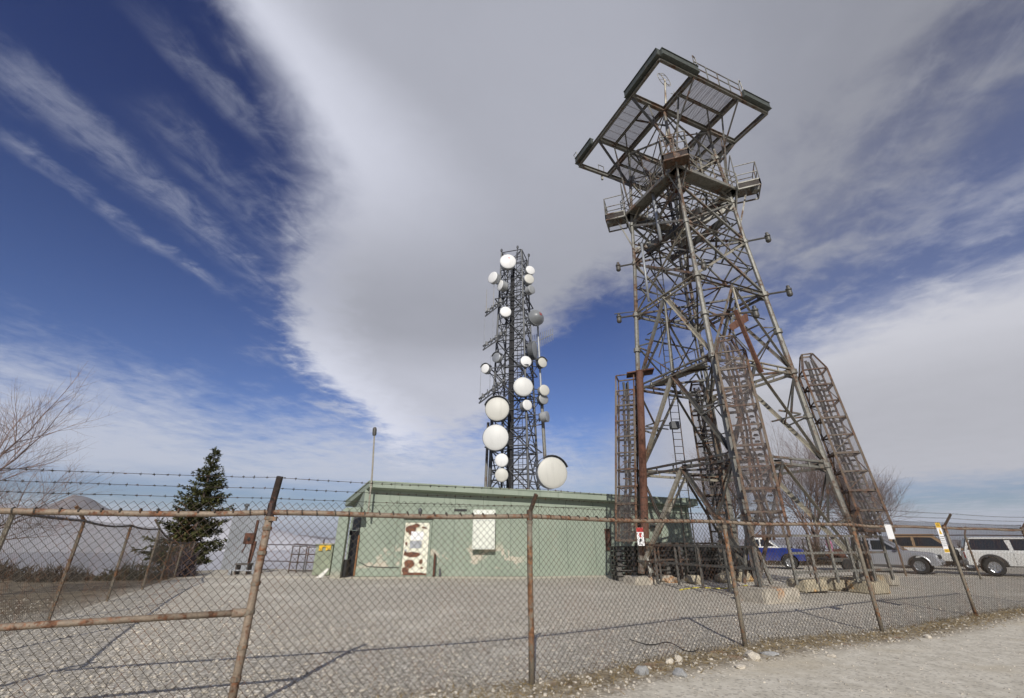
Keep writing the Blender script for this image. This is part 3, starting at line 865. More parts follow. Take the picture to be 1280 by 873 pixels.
for z, hgt, wd, nn in ((.286, .062, .17, 6), (-.30, .036, .17, 7)):          # block lettering, too small to read in the photo
    x = -wd / 2
    while x < wd / 2 - .01:
        lw = rr.uniform(.017, .026); plate(mb, c + n * .006, d, n, lw * .35, hgt, .001, x, z); plate(mb, c + n * .006, d, n, lw, hgt * .24, .0012, x + lw * .3, z + rr.choice((-.38, 0, .38)) * hgt); x += lw * 1.45
for r_ in range(6):
    z = .02 - r_ * .042; x = -.11
    while x < .10:
        lw = rr.uniform(.010, .032); plate(mb, c + n * .004, d, n, lw, .016, .001, x + lw / 2, z); x += lw + .012
plate(mb, c + n * .006, d, n, .012, .05, .001, 0, .135); plate(mb, c + n * .006, d, n, .012, .012, .001, 0, .09)
mb.build('sign_lettering', M['ink'], ws)
# ------------------------------------------------------------------ the rusty lattice tower
TC = V((8.86, 18.82, 0)); PHI = R(-21.35)
def crn(k, r, z):
    """corner k of the square plan: 0 right, 1 back, 2 left, 3 near the camera"""
    a = PHI + k * math.pi / 2
    return V((TC.x + r * math.cos(a), TC.y + r * math.sin(a), z))
def rad(z):
    pts = [(0, 3.98), (.4, 3.88), (4.28, 3.43), (8.11, 3.16), (11.89, 2.86), (14.89, 2.62), (17.35, 2.50), (20.4, 2.28), (22.6, 2.13)]
    for (a, b), (c, d) in zip(pts, pts[1:]):
        if z <= c: return b + (d - b) * (z - a) / (c - a)
    return 2.10
def leg(k, z): return crn(k, rad(z), z)
ZL = [.4, 4.28, 8.11, 11.89, 14.89, 17.35, 20.4, 22.5]
tower = thing('lattice_tower', 'tall rusty steel lattice tower carrying a square open deck and four mesh cages', 'tower', (TC.x, TC.y, 0))
CUR = [M['steel']]
def part(name, mb, mat=None, parent=None, **k): return mb.build(name, mat or CUR[0], parent or tower, **k)
rnd = random.Random(8)
for k in range(4):
    mb = MB()
    for a, b, r1, r2 in zip(ZL, ZL[1:], (.135, .125, .115, .105, .095, .09, .08), (.125, .115, .105, .095, .09, .08, .07)):
        mb.tube(leg(k, a), leg(k, b), r1, r2, n=8)
    for z in ZL[1:-1] + [2.3, 6.2, 10.0]:
        p, q = leg(k, z - .09), leg(k, z + .09); mb.tube(p, q, .175 if z < 12 else .14, n=8)
    L_ = part('leg', mb, smooth=False)
    for z in ZL[1:-1]:
        for s in (1, -1):
            g = MB(); d = (leg((k + s) % 4, z) - leg(k, z)).normalized(); p = leg(k, z)
            g.slab([p + d * .06 + V((0, 0, -.30)), p + d * .40 + V((0, 0, -.10)), p + d * .40 + V((0, 0, .10)), p + d * .06 + V((0, 0, .26))], .014, d.cross(V((0, 0, 1))))
            g.build('gusset', M['steel'], L_)
def strut(name, p, q, w, mat=None, kind='angle'):
    mb = MB()
    if kind == 'angle': mb.angle(p, q, w)
    elif kind == 'double':
        o = V((0, 0, w * .9)); mb.angle(p + o, q + o, w * .8); mb.angle(p - o, q - o, w * .8)
        for t in (.2, .4, .6, .8): c_ = p.lerp(q, t); mb.box(c_, (.05, .05, w * 2))
    else: mb.tube(p, q, w * .5, n=6)
    return part(name, mb, mat)
mats = [M['steel'], M['steel_pale'], M['steel_dark'], M['steel']]
for k in range(4):
    k2 = (k + 1) % 4
    def A(z): return leg(k, z)
    def B(z): return leg(k2, z)
    for i, z in enumerate(ZL[1:6]): strut('horizontal_strut', A(z), B(z), .12 if i < 3 else .095, mats[(k + i) % 3 * 1], 'double' if i < 3 else 'angle')
    # bays one and two: inverted V with sub-bracing
    for b in (0, 1):
        z0, z1 = ZL[b], ZL[b + 1]; m = (A(z1) + B(z1)) / 2
        for s, Lg in ((0, A), (1, B)):
            mt = M['steel_pale'] if (k + s) % 2 == 0 else M['steel_dark']
            strut('diagonal_brace', m - V((0, 0, .08)), Lg(z0 + .12), .135, mt)
            dm = m.lerp(Lg(z0), .55)
            strut('secondary_brace', dm, Lg(z0 + (z1 - z0) * .50), .065, M['steel'])
            strut('secondary_brace', m.lerp(Lg(z0), .52), Lg(z1 - .12), .065, M['steel_dark'])
    # bay three: inverted V and hanger
    z0, z1 = ZL[2], ZL[3]; m = (A(z1) + B(z1)) / 2; m0 = (A(z0) + B(z0)) / 2
    strut('diagonal_brace', m, A(z0 + .1), .12, M['steel']); strut('diagonal_brace', m, B(z0 + .1), .12, M['steel_pale'])
    strut('hanger', m, m0, .10, M['steel_pale'] if k % 2 else M['steel'], 'tube')
    strut('secondary_brace', m.lerp(A(z0), .5), A((z0 + z1) / 2 + .2), .06); strut('secondary_brace', m.lerp(B(z0), .5), B((z0 + z1) / 2 + .2), .06)
    for b in (3, 4):
        z0, z1 = ZL[b], ZL[b + 1]; zq = (z1 - z0) / 4
        strut('secondary_brace', A(z0 + zq), A(z0 + zq).lerp(B(z0 + zq), .27), .05); strut('secondary_brace', B(z1 - zq), B(z1 - zq).lerp(A(z1 - zq), .27), .05)
    for b in (3, 4, 5, 6):
        z0, z1 = ZL[b], ZL[b + 1]; w_ = .10 if b < 5 else .08
        strut('diagonal_brace', A(z0 + .08), B(z1 - .08), w_, M['steel_pale'] if b % 2 else M['steel'])
        strut('diagonal_brace', B(z0 + .08), A(z1 - .08), w_, M['steel'])
        if b < 5:
            zm = (z0 + z1) / 2; strut('secondary_brace', A(zm), B(zm), .055, M['steel_dark'])
# plan bracing
for i, z in enumerate(ZL[1:6]):
    mb = MB()
    ms = [(leg(k, z) + leg((k + 1) % 4, z)) / 2 for k in range(4)]
    for k in range(4): mb.angle(ms[k], ms[(k + 1) % 4], .085)
    mb.angle(leg(0, z + .03), leg(2, z + .03), .085); mb.angle(leg(1, z - .05), leg(3, z - .05), .085)
    part('plan_bracing', mb, M['steel_dark'])
# base splays of the near and left legs
for k in (3, 2, 0):
    for s in (1, -1):
        mb = MB(); d = (leg((k + s) % 4, .4) - leg(k, .4)).normalized(); mb.bar(leg(k, 2.0), leg(k, .42) + d * .55, .10, .10)
        part('base_splay', mb, M['steel'])
# guard rails round the foot
for k, zz in ((0, 0), (3, 0), (2, 0)):
    k2 = (k - 1) % 4 if k else 3
pairs = [(3, 0, 1.78, .45), (2, 3, 1.45, .2), (1, 2, 1.5, .2)]
for a, b, top, z0 in pairs:
    out_ = 0.35 if (a, b) == (3, 0) else .1
    p, q = crn(a, 3.9 + out_, 0), crn(b, 3.9 + out_, 0)
    if (a, b) == (3, 0): p = p.lerp(q, .26); q = p + (q - p) * 1.10
    mb = MB()
    for z in ((top, z0 + (top - z0) * .52) if (a, b) != (3, 0) else (top, z0 + .82, z0 + .28)): mb.bar(p + V((0, 0, z)), q + V((0, 0, z)), .07, .07)
    for i in range(6):
        t = i / 5; c_ = p.lerp(q, t); mb.bar(c_ + V((0, 0, z0 - .05)), c_ + V((0, 0, top)), .075, .075)
    part('guard_rail', mb, M['steel'] if (a, b) == (3, 0) else M['steel_dark'])
# deck -------------------------------------------------------------
DZ = 22.65; HS = 5.14 / math.sqrt(2); GI = 1.50
ax_ = V((math.cos(PHI + math.pi / 4), math.sin(PHI + math.pi / 4), 0)); ay_ = V((-ax_.y, ax_.x, 0))
def D(u, v, z=0.0): return TC + ax_ * u + ay_ * v + V((0, 0, DZ + z))
# corners: (-,-)=near, (+,-)=right, (+,+)=back, (-,+)=left  (PHI-45 frame)
def beam(p, q, h=.26, w=.16, mat=None, name='deck_beam'):
    mb = MB(); up = V((0, 0, 1)); d = (q - p).normalized(); s = d.cross(up)
    for z in (h / 2, -h / 2):
        mb.slab([p + s * w / 2 + up * z, q + s * w / 2 + up * z, q - s * w / 2 + up * z, p - s * w / 2 + up * z], .022, up)
    mb.slab([p + s * .008 - up * h / 2, q + s * .008 - up * h / 2, q + s * .008 + up * h / 2, p + s * .008 + up * h / 2], .016, -s)
    return part(name, mb, mat or M['steel'])
for s in (-GI, GI):
    beam(D(-HS, s), D(HS, s), .28, .18); beam(D(s, -HS, .02), D(s, HS, .02), .28, .18)
for s in (-HS, HS):
    beam(D(-HS, s), D(HS, s), .24, .16); beam(D(s, -HS, .015), D(s, HS, .015), .24, .16)
for s in (-1, 1):
    beam(D(s * (HS + GI) / 2 , -GI, -.03), D(s * (HS + GI) / 2, GI, -.03), .14, .10); beam(D(-GI, s * (HS + GI) / 2, -.03), D(GI, s * (HS + GI) / 2, -.03), .14, .10)
for a in (-1, 1):
    for o in range(2):
        p0, p1 = (D(a * GI, -HS), D(a * HS * .55, -GI)) if o else (D(-HS, a * GI), D(-GI, a * HS * .55))
# heavy green-painted edge girders standing on the corner thirds
M['girder'] = rusty('green_grey_girder', (.09, .10, .088), (.13, .07, .035), .25, 1.2)
def girder(p, q):
    mb = MB(); mb.bar(p + V((0, 0, .32)), q + V((0, 0, .32)), .17, .38); mb.bar(p + V((0, 0, .52)), q + V((0, 0, .52)), .26, .02); mb.bar(p + V((0, 0, .085)), q + V((0, 0, .085)), .28, .02)
    part('edge_girder', mb, M['girder'])
e = HS + .10
girder(D(-e, -e), D(-e, -GI + .3)); girder(D(-e + .12, -e - .02), D(-GI + .2, -e - .02)); girder(D(GI + .3, -e - .02), D(e, -e - .02)); girder(D(-e, GI + .5), D(-e, e))
# gratings in the arms of the cross
M['grating'] = None
def gratm():
    m, b = newmat('steel_grating', .6, .2)
    setin(b, 'Base Color', mixc(nz(wpos(), 2, 4), (.19, .17, .18), (.32, .295, .30))); return m
M['grating'] = gratm()
def grating(u0, u1, v0, v1, along_u):
    mb = MB(); n = 34
    for i in range(n):
        t = (i + .5) / n
        if along_u: v = v0 + (v1 - v0) * t; mb.bar(D(u0, v, .15), D(u1, v, .15), .030, .012)
        else: u = u0 + (u1 - u0) * t; mb.bar(D(u, v0, .15), D(u, v1, .15), .030, .012)
    m_ = 7
    for i in range(m_):
        t = (i + .5) / m_
        if along_u: u = u0 + (u1 - u0) * t; mb.bar(D(u, v0, .175), D(u, v1, .175), .024, .012)
        else: v = v0 + (v1 - v0) * t; mb.bar(D(u0, v, .175), D(u1, v, .175), .024, .012)
    part('grating', mb, M['grating'], fix=False)
h_ = HS - .1
grating(-h_, -GI, -GI, GI, False); grating(GI, h_, -GI, GI, False); grating(-GI, GI, -h_, -GI, True); grating(-GI, GI, GI, h_, True)

# deck rails
mb = MB()
for z in (.55, 1.0): mb.tube(D(-GI + .1, -e, z), D(GI + .2, -e, z), .028, n=5)
for i in range(5):
    u = -GI + .1 + (2 * GI + .1) * i / 4; mb.tube(D(u, -e, .1), D(u, -e, 1.0), .028, n=5)
mb.path([D(-GI + .1, -e, 1.0), D(-GI + .05, -e - .05, 1.35), D(-GI + .25, -e, 1.35), D(-GI + .3, -e, .9)], .03, 5)
mb.path([D(GI + .2, -e, 1.0), D(GI + .25, -e - .05, 1.3), D(GI + .4, -e, 1.3), D(GI + .45, -e, .6)], .03, 5)
part('deck_rail', mb)
mb = MB(); mb.path([D(-e, e, .5), D(-e - .1, e + .1, .9), D(-e - .1, e - .2, .9), D(-e, e - .2, .5)], .025, 5)
mb.path([D(-1.7, e, 0), D(-1.7, e + .02, .75), D(-2.1, e, .75), D(-2.1, e, 0)], .03, 5); mb.box(D(-1.9, e, -.25), (.12, .12, .3)); part('deck_bracket', mb)
# struts fanning from the shaft to the deck edge
for k, (su, sv) in enumerate(((1, -1), (1, 1), (-1, 1), (-1, -1))):
    p = leg(k, 20.0)
    for tgt in (D(su * HS, sv * GI, -.12), D(su * GI, sv * HS, -.12)):
        mb = MB(); mb.angle(p, tgt, .10); part('outrigger', mb, M['steel_dark'])
    mb = MB(); mb.angle(leg(k, 21.4), D(su * (HS + GI) / 2, sv * GI * .3, -.1), .07); mb.angle(leg(k, 21.4), D(su * GI * .3, sv * (HS + GI) / 2, -.1), .07); part('outrigger', mb, M['steel_dark'])
    mb = MB(); mb.angle(leg(k, 18.0), D(su * GI * 1.0, sv * (HS + GI) / 2, -.12), .09); mb.angle(leg(k, 18.0), D(su * (HS + GI) / 2, sv * GI, -.12), .08); part('outrigger', mb, M['steel_dark'])
# walkway with corner baskets
WZ = 18.0
for k in range(4):
    a, b = crn(k, 2.92, WZ), crn((k + 1) % 4, 2.92, WZ); d = (b - a).normalized(); n_ = d.cross(V((0, 0, 1)))
    mb = MB()
    mb.slab([a + n_ * .05, b + n_ * .05, b - n_ * .55, a - n_ * .55], .05, V((0, 0, 1)))
    mb.bar(a + n_ * .05 - V((0, 0, .03)), b + n_ * .05 - V((0, 0, .03)), .07, .17); mb.bar(a - n_ * .55 - V((0, 0, .06)), b - n_ * .55 - V((0, 0, .06)), .06, .14)
    wk = part('walkway', mb, M['steel'])
    rl = MB()
    for z in (.38, .75, 1.1): rl.tube(a + n_ * .05 + V((0, 0, z)), b + n_ * .05 + V((0, 0, z)), .022, n=5)
    for i in range(6):
        c_ = a.lerp(b, i / 5) + n_ * .05; rl.tube(c_, c_ + V((0, 0, 1.1)), .022, n=5)
    rl.build('walkway_rail', M['steel_pale'] if k == 3 else M['steel'], wk)
    # basket at the corner
    o = (crn(k, 1, 0) - TC); o = V((o.x, o.y, 0)).normalized(); t_ = V((-o.y, o.x, 0)); c_ = crn(k, 2.8, WZ)
    mb = MB(); P5 = [c_ + t_ * .55, c_ + t_ * .55 + o * 1.0, c_ - t_ * .55 + o * 1.0, c_ - t_ * .55]
    mb.slab(P5, .05, V((0, 0, 1)))
    for i in range(3):
        for zz in (.0, -.36): mb.bar(P5[i] + V((0, 0, zz)), P5[i + 1] + V((0, 0, zz)), .05, .07)
        mb.bar(P5[i] - V((0, 0, .36)), P5[i], .05, .05); mb.bar(P5[i + 1] - V((0, 0, .36)), P5[i + 1], .05, .05)
    mb.box(c_ + o * .85 + V((0, 0, -.18)), (.30, .30, .26))
    bk = part('basket', mb, M['steel'] if k != 3 else M['cage'])
    sc = MB()
    for i in range(3): sc.quad(P5[i] - V((0, 0, .36)), P5[i + 1] - V((0, 0, .36)), P5[i + 1], P5[i])
    sc.build('mesh_panel', M['screen'], bk, fix=False)
    rl = MB()
    for z in (.5, 1.1): 
        for i in range(3): rl.tube(P5[i] + V((0, 0, z)), P5[i + 1] + V((0, 0, z)), .025, n=5)
    for p in P5 + [(P5[1] + P5[2]) / 2]: rl.tube(p, p + V((0, 0, 1.1)), .028, n=5)
    if k in (0, 2):
        for q_ in (P5[0], P5[3]): rl.tube(q_ + V((0, 0, 1.1)), q_ + V((0, 0, 1.9)), .028, n=5)
        rl.tube(P5[0] + V((0, 0, 1.9)), P5[3] + V((0, 0, 1.9)), .028, n=5)
    rl.build('basket_rail', M['steel'], bk)
    # knee braces under the walkway
    mb = MB(); mb.angle(c_ + o * .5, leg(k, WZ - 2.2), .08); mb.angle(c_ - t_ * .5, leg(k, WZ - 1.4), .06); mb.angle(c_ + t_ * .5, leg(k, WZ - 1.4), .06); part('knee_brace', mb)
for k in range(4):
    for j, (za, zb, f0, f1) in enumerate(((18.2, 20.4, .2, .7), (18.2, 20.4, .8, .35), (20.4, 22.6, .5, .05), (20.4, 22.6, .5, .95), (19.3, 19.3, 0, 1), (15.9, 17.4, .1, .55), (15.9, 17.4, .9, .5), (13.2, 14.9, .5, .8), (8.11, 10.0, .5, 0), (8.11, 10.0, .5, 1), (11.89, 13.4, .5, .03), (11.89, 13.4, .5, .97), (13.4, 14.89, .03, .5), (13.4, 14.89, .97, .5), (14.89, 16.1, .5, .05), (14.89, 16.1, .5, .95), (9.2, 11.89, .28, .62), (16.1, 17.35, .3, .8), (10.6, 10.6, .12, .88), (6.3, 6.3, .02, .30), (6.3, 6.3, .98, .70))):
        p = leg(k, za).lerp(leg((k + 1) % 4, za), f0); q = leg(k, zb).lerp(leg((k + 1) % 4, zb), f1)
        inn = (TC - p); inn.z = 0; inn = inn.normalized() * .18
        mb = MB(); mb.angle(p + inn, q + inn, .06); part('lacing_bar', mb, M['steel'] if j % 3 else M['steel_dark'])
    mb = MB(); mb.path([leg(k, 17.2) * .7 + TC * .3 + V((0, 0, 17.2 * .3)), leg(k, 19.5) * .6 + TC * .4 + V((.1, .1, 19.5 * .4)), leg(k, 22.6) * .75 + TC * .25 + V((0, 0, 22.6 * .25))], .05, 6); part('conduit', mb, M['steel'])
# big girders through the shaft under the walkway
for s in (-1, 1):
    mb = MB(); a, b = TC + ax_ * s * .8 - ay_ * 1.9, TC + ax_ * s * .8 + ay_ * 1.9
    mb.bar(a + V((0, 0, 15.9)), b + V((0, 0, 15.9)), .14, .34); part('floor_girder', mb, M['steel_dark'])
mb = MB(); mb.bar(leg(2, 15.6), leg(0, 17.1), .16, .30); mb.bar(leg(3, 16.6), leg(1, 16.9), .14, .26); part('floor_girder', mb, M['steel'])
mb = MB(); c_ = crn(3, 1.2, 18.6); mb.lathe([(0, .15), (.1, .42), (.5, .42), (.62, .2)], c_, (0, 0, 1), 12); mb.box(c_ + V((.1, 0, -.35)), (.7, .6, .5), Matrix.Rotation(.5, 3, 'Z')); part('rotator_drum', mb, M['rust'])
# central clutter: conduits, ladders, antenna pipes
for x_, y_, z0, z1, r_, m_ in ((-.3, .2, .4, 23, .05, 'steel_dark'), (.15, -.2, 3, 23.5, .06, 'steel'), (.5, .6, 8, 22, .04, 'steel_dark'), (-.7, -.5, 10, 22, .035, 'cable')):
    mb = MB(); mb.tube(TC + V((x_, y_, z0)), TC + V((x_, y_, z1)), r_, n=6); part('riser_pipe', mb, M[m_])
mb = MB(); lx = crn(2, 2.55, 0) ; lx = V((lx.x + .55, lx.y - .35, 0))
for s in (-.19, .19): mb.tube(lx + V((s, 0, .5)), lx + V((s + .62, .25, 17.4)), .024, n=5)
for i in range(56):
    t = i / 56; c_ = lx + V((.62 * t, .25 * t, .5 + 16.9 * t)); mb.tube(c_ - V((.19, 0, 0)), c_ + V((.19, 0, 0)), .013, n=4)
part('ladder', mb, M['steel_dark'])
for (px, py, qx, qy, Y, m_, r_) in ((815, 236, 826, 301, 18.0, 'galv', .085), (802, 305, 811, 377, 18.4, 'galv', .06)):
    mb = MB(); mb.tube(at(px, py, Y), at(qx, qy, Y), r_, n=8); part('antenna_pipe', mb, M[m_], smooth=True)
mb = MB(); mb.tube(at(799.5, 465, 19.2), at(806.5, 673, 19.2), .155, n=14); mb.lathe([(0, .17), (.05, .17)], at(799.5, 465, 19.2), (0, 0, 1), 14)
part('waveguide_pipe', mb, M['rust'], smooth=False)
mb = MB(); p = leg(2, 8.4); mb.slab([p + V((-.6, -.4, .3)), p + V((.6, -.7, .42)), p + V((.75, .1, .42)), p + V((-.45, .3, .3))], .06, V((0, 0, 1))); part('cap_plate', mb, M['rust'])
for (px, py, qx, qy, Y, wd) in ((919, 388, 952, 466, 14.4, .13), (882, 396, 893, 410, 16.4, .1)):
    mb = MB(); mb.bar(at(px, py, Y), at(qx, qy, Y + .4), wd, .09); part('rusted_channel', mb, M['rust'])
mb = MB(); mb.slab([at(911, 408, 16.5), at(934, 392, 16.8), at(936, 401, 16.8), at(915, 414, 16.5)], .05, V((0, .3, 1))); part('rusted_plate', mb, M['rust'])
# catwalk inside at the second level
a, b = leg(2, 8.15).lerp(leg(3, 8.15), .12), leg(2, 8.15).lerp(leg(3, 8.15), .74); inn = (TC - (a + b) / 2); inn.z = 0; inn = inn.normalized()
mb = MB(); mb.slab([a + inn * .2, b + inn * .2, b + inn * .95, a + inn * .75], .05, V((0, 0, 1)))
cw = part('catwalk', mb, M['steel'])
rl = MB()
for z in (.5, 1.0): rl.tube(a + inn * .9 + V((0, 0, z)), b + inn * 1.0 + V((0, 0, z)), .022, n=5)
for i in range(5): c_ = (a + inn * .9).lerp(b + inn, i / 4); rl.tube(c_, c_ + V((0, 0, 1)), .02, n=5)
rl.build('catwalk_rail', M['steel_pale'], cw)
# arms with obstruction lamps
def lamp_arm(p, q):
    mb = MB(); mb.tube(p, q, .045, n=6); ar = part('lamp_arm', mb, M['steel_dark'])
    mb = MB(); mb.lathe([(-.26, .09), (-.2, .125), (-.02, .115), (0, .09), (.04, .13), (.10, .13), (.12, .07), (.24, .075), (.27, .05)], q, (0, 0, 1), 12); mb.build('lamp', M['steel_dark'], ar)
for k, z in ((0, 11.89), (0, 14.89), (2, 11.89), (2, 14.89)):
    o = crn(k, 1, 0) - TC; o = V((o.x, o.y, 0)).normalized(); lamp_arm(leg(k, z), leg(k, z) + o * (.98 if k == 0 else .85))
for (px, py, Y) in ((858, 262, 17.2), (879, 331, 16.4), (944, 390, 15.6)):
    c_ = at(px, py, Y); lamp_arm(c_ + (leg(3, c_.z) - c_) * .9, c_)
mb = MB(); mb.bar(leg(2, 12.1), leg(2, 12.1) + V((-1.05, .2, -.05)), .04, .04); part('whip_arm', mb, M['cable'])
# camera box on the riser
c_ = at(843, 532, 19.0); mb = MB(); mb.box(c_, (.34, .3, .3)); mb.tube(c_ - V((.45, 0, 0)), c_, .03, n=5); part('floodlight', mb, M['drum_dark'])
# mesh cages hung beside the legs
off_ = V((math.cos(PHI), math.sin(PHI), 0))
for k, (o, z0, z1, wd) in enumerate(((off_ * .68, 1.95, 8.75, .84), (-off_ * .55, 1.2, 9.0, .86), (-off_ * .56, 1.6, 8.7, .82), (off_ * .56, 1.75, 8.75, .98))):
    def cc(z, i, w_): 
        a = PHI + math.pi / 4 + i * math.pi / 2; c0 = leg(k, z) + o
        return V((c0.x + w_ * .7071 * math.cos(a), c0.y + w_ * .7071 * math.sin(a), z))
    fr = MB()
    top = z1 - .75
    for i in range(4):
        fr.angle(cc(z0, i, wd), cc(top, i, wd), .09); fr.angle(cc(top, i, wd), cc(z1, i, wd * (.45 if k != 2 else 1)), .065)
    nr_ = 9
    for j in range(nr_ + 1):
        z = z0 + (top - z0) * j / nr_
        for i in range(4): fr.angle(cc(z, i, wd), cc(z, (i + 1) % 4, wd), .085 if j % 2 == 0 else .065)
        if j < nr_:
            zz = z0 + (top - z0) * (j + 1) / nr_
            fr.bar(cc(z, j % 4, wd), cc(zz, (j + 1) % 4, wd), .03, .02); fr.bar(cc(z, (j + 2) % 4, wd), cc(zz, (j + 3) % 4, wd), .03, .02)
            zm = (z + zz) / 2; c0 = leg(k, zm) + o
            fr.bar(c0 - ax_ * wd * .35, c0 + ax_ * wd * .35, .05, .05)
    for i in range(4): fr.angle(cc(z1, i, wd * (.45 if k != 2 else 1)), cc(z1, (i + 1) % 4, wd * (.45 if k != 2 else 1)), .06)
    cg = part('cage', fr, M['cage'])
    sc = MB()
    for i in range(4):
        for (za, zb, wa, wb) in ((z0, top, wd + .02, wd + .02),) + (((top, z1, wd + .02, wd * .45 + .02),) if k != 2 else ()):
            sc.quad(cc(za, i, wa), cc(za, (i + 1) % 4, wa), cc(zb, (i + 1) % 4, wb), cc(zb, i, wb))
    sc.build('mesh_panel', M['screen'], cg, fix=False)
    cb = MB()
    for (u, v, r_) in ((.12, .1, .05), (-.14, .05, .06), (.02, -.15, .045)):
        pts = []
        for j in range(15):
            z = z0 - .1 + (top + .5 - z0 + .1) * j / 14; c0 = leg(k, z) + o; pts.append(c0 + ax_ * (u * wd + .03 * math.sin(j * 1.7 + u * 9)) + ay_ * (v * wd + .03 * math.cos(j * 2.1)))
        cb.path(pts, r_, 6)
    cb.build('feed_line', M['steel_dark'] if k != 3 else M['cage'], cg)
    ins = MB()                                    # insulator stacks inside
    for j in range(26):
        z = z0 + .3 + (top - z0 - .5) * j / 26; c0 = leg(k, z) + o + ax_ * .2 * wd - ay_ * .2 * wd; ins.tube(c0, c0 + V((0, 0, .06)), .10, .06, n=7)
    ins.build('insulator', M['steel'] if k != 3 else M['steel_dark'], cg)
# antenna above the deck
mb = MB(); a = TC + V((.05, .1, 22.5)); b = at(831, 100, 18.3); mb.path([a, a.lerp(b, .5), b], [.09, .07, .05], 7)
for z in (-2.2, -1.7, -1.2): mb.tube(b + V((.2, 0, z)), b + V((.48, .1, z + .05)), .02, n=4); 
mb.tube(b + V((.45, .1, -2.5)), b + V((.45, .1, -.9)), .02, n=4)
am = part('antenna_mast', mb, M['steel_pale'])
lp = MB(); d_ = V((.3, -.8, .2)).normalized()
for s in (0, .5):
    pts = []; c0 = b + V((0, 0, .15)) + V((-.12 + s * .5, .1, 0)) ; u_ = V((1, .35, 0)).normalized(); v_ = V((0, 0, 1))
    for i in range(17): t = 2 * math.pi * i / 16; pts.append(c0 + u_ * .02 * s + (V((.35, 1, 0)).normalized() * math.cos(t) + v_ * math.sin(t)) * .38 + (V((1, -.2, 0)) * math.cos(t) * .25))
    lp.path(pts, .018, 4)
for i in range(8):
    t = 2 * math.pi * i / 8; q0 = b + V((-.12, .1, .15)) + (V((.35, 1, 0)).normalized() * math.cos(t) + V((0, 0, 1)) * math.sin(t)) * .38 + V((1, -.2, 0)) * math.cos(t) * .25
    lp.tube(q0, q0 + V((.25, 0, 0)), .015, n=4)
lp.build('loop_antenna', M['steel_pale'], am)
# sign on the left leg
c_ = at(800.5, 671, 18.2); sg = thing('danger_sign', 'small white sign with a red top fixed to the tower left leg', 'sign', c_ - V((0, 0, .33)))
d_ = V((1, .1, 0)).normalized(); n_ = V((.1, -1, 0)).normalized()
mb = MB(); plate(mb, c_, d_, n_, .26, .62); mb.build('sign_plate', M['signw'], sg)
mb = MB(); plate(mb, c_ + n_ * .004, d_, n_, .258, .15, .002, 0, .233); mb.build('header_band', M['red'], sg)
mb = MB(); mb.slab([c_ + n_ * .004 + V((0, 0, .07)) + d_ * x + V((0, 0, z)) for x, z in ((-.02, -.09), (.05, -.10), (.03, -.02), (.07, .05), (-.03, .06), (-.05, -.01))], .002, n_); mb.build('pictogram', M['red'], sg)
mb = MB(); mb.slab([c_ + n_ * .004 + V((0, 0, -.14)) + d_ * x + V((0, 0, z)) for x, z in ((-.06, -.07), (-.03, -.07), (.01, -.01), (.06, -.08), (.03, .03), (-.01, .08), (-.05, .04))], .002, n_)
for i in range(2): plate(mb, c_ + n_ * .004, d_, n_, .16, .012, .001, 0, -.25 - i * .025)
mb.build('pictogram', M['ink'], sg)
# footings and blocks
rz = Matrix.Rotation(R(22), 3, 'Z')
def block(c_, s, lb, mat='concrete', rot=rz, name='concrete_block', seed=1):
    bm = bmesh.new(); bmesh.ops.create_cube(bm, size=1)
    for v in bm.verts: v.co = V((v.co.x * s[0], v.co.y * s[1], v.co.z * s[2]))
    bmesh.ops.bevel(bm, geom=bm.edges[:], offset=.05, segments=2, affect='EDGES'); bmesh.ops.subdivide_edges(bm, edges=bm.edges[:], cuts=2)
    mb = MB(); bm.verts.index_update()
    mb.add([V(c_) + rot @ (v.co + .025 * mnoise.noise_vector(v.co * 3 + V((seed, 0, 0)))) for v in bm.verts], [[v.index for v in f.verts] for f in bm.faces]); bm.free()
    return tag(mb.build(name, M[mat]), lb, 'block', 'concrete blocks at the tower foot')
n3 = leg(3, 0); block((n3.x + .22, n3.y + .1, .15), (1.5, 1.05, .42), 'rust stained concrete block under the tower near leg', 'concrete_rust', seed=1)
n0 = leg(0, 0) + V((-.2, .2, 0)); n2 = leg(2, 0); n1 = leg(1, 0)
row = [(1013, 741.5, 1.15, 'concrete', 'yellowish concrete block, first right of the rust stained footing'), (1044, 738.5, .95, 'concrete', 'second concrete block right of the rust stained footing, under the guard rail'),
       (1070, 737, .95, 'concrete', 'third concrete block right of the rust stained footing'), (1093, 734.5, .85, 'concrete', 'concrete block under the right end of the guard rail, last but one'), (1112, 733, .6, 'concrete_rust', 'small rusty block at the far right end of the row under the guard rail')]
for i, (px, py, L_, m_, lb) in enumerate(row):
    g_ = gnd(px, py); block((g_.x + .15, g_.y + .35, .20), (L_, .75, .42), lb, m_, Matrix.Rotation(R(23 + 3 * (i % 2)), 3, 'Z'), seed=i + 4)
block((n2.x, n2.y, .12), (1.0, .9, .36), 'rust stained block under the tower left leg', 'concrete_rust', seed=12)
block((n1.x, n1.y, .17), (1.2, 1.0, .36), 'block under the tower far leg behind the guard rails', 'concrete', seed=13)
block((n0.x, n0.y, .17), (.9, .9, .40), 'block under the tower right leg', 'concrete', seed=14)
for i, (px, py, s, m_, lb) in enumerate(((836, 729, .30, 'concrete_rust', 'rusty broken concrete chunk right of the left leg footing'), (868, 730, .34, 'concrete', 'pale broken chunk midway between the left and near footings'), (815, 731, .25, 'concrete_rust', 'small orange chunk in front of the left leg footing'), (905, 728, .36, 'concrete', 'pale chunk left of the near leg footing'))):
    g_ = gnd(px, py); tag(MB().rock((g_.x, g_.y, .10), (s * 1.2, s, s * .65), i + 20, .5).build('rubble', M[m_]), lb, 'rubble', 'rubble at the tower foot')
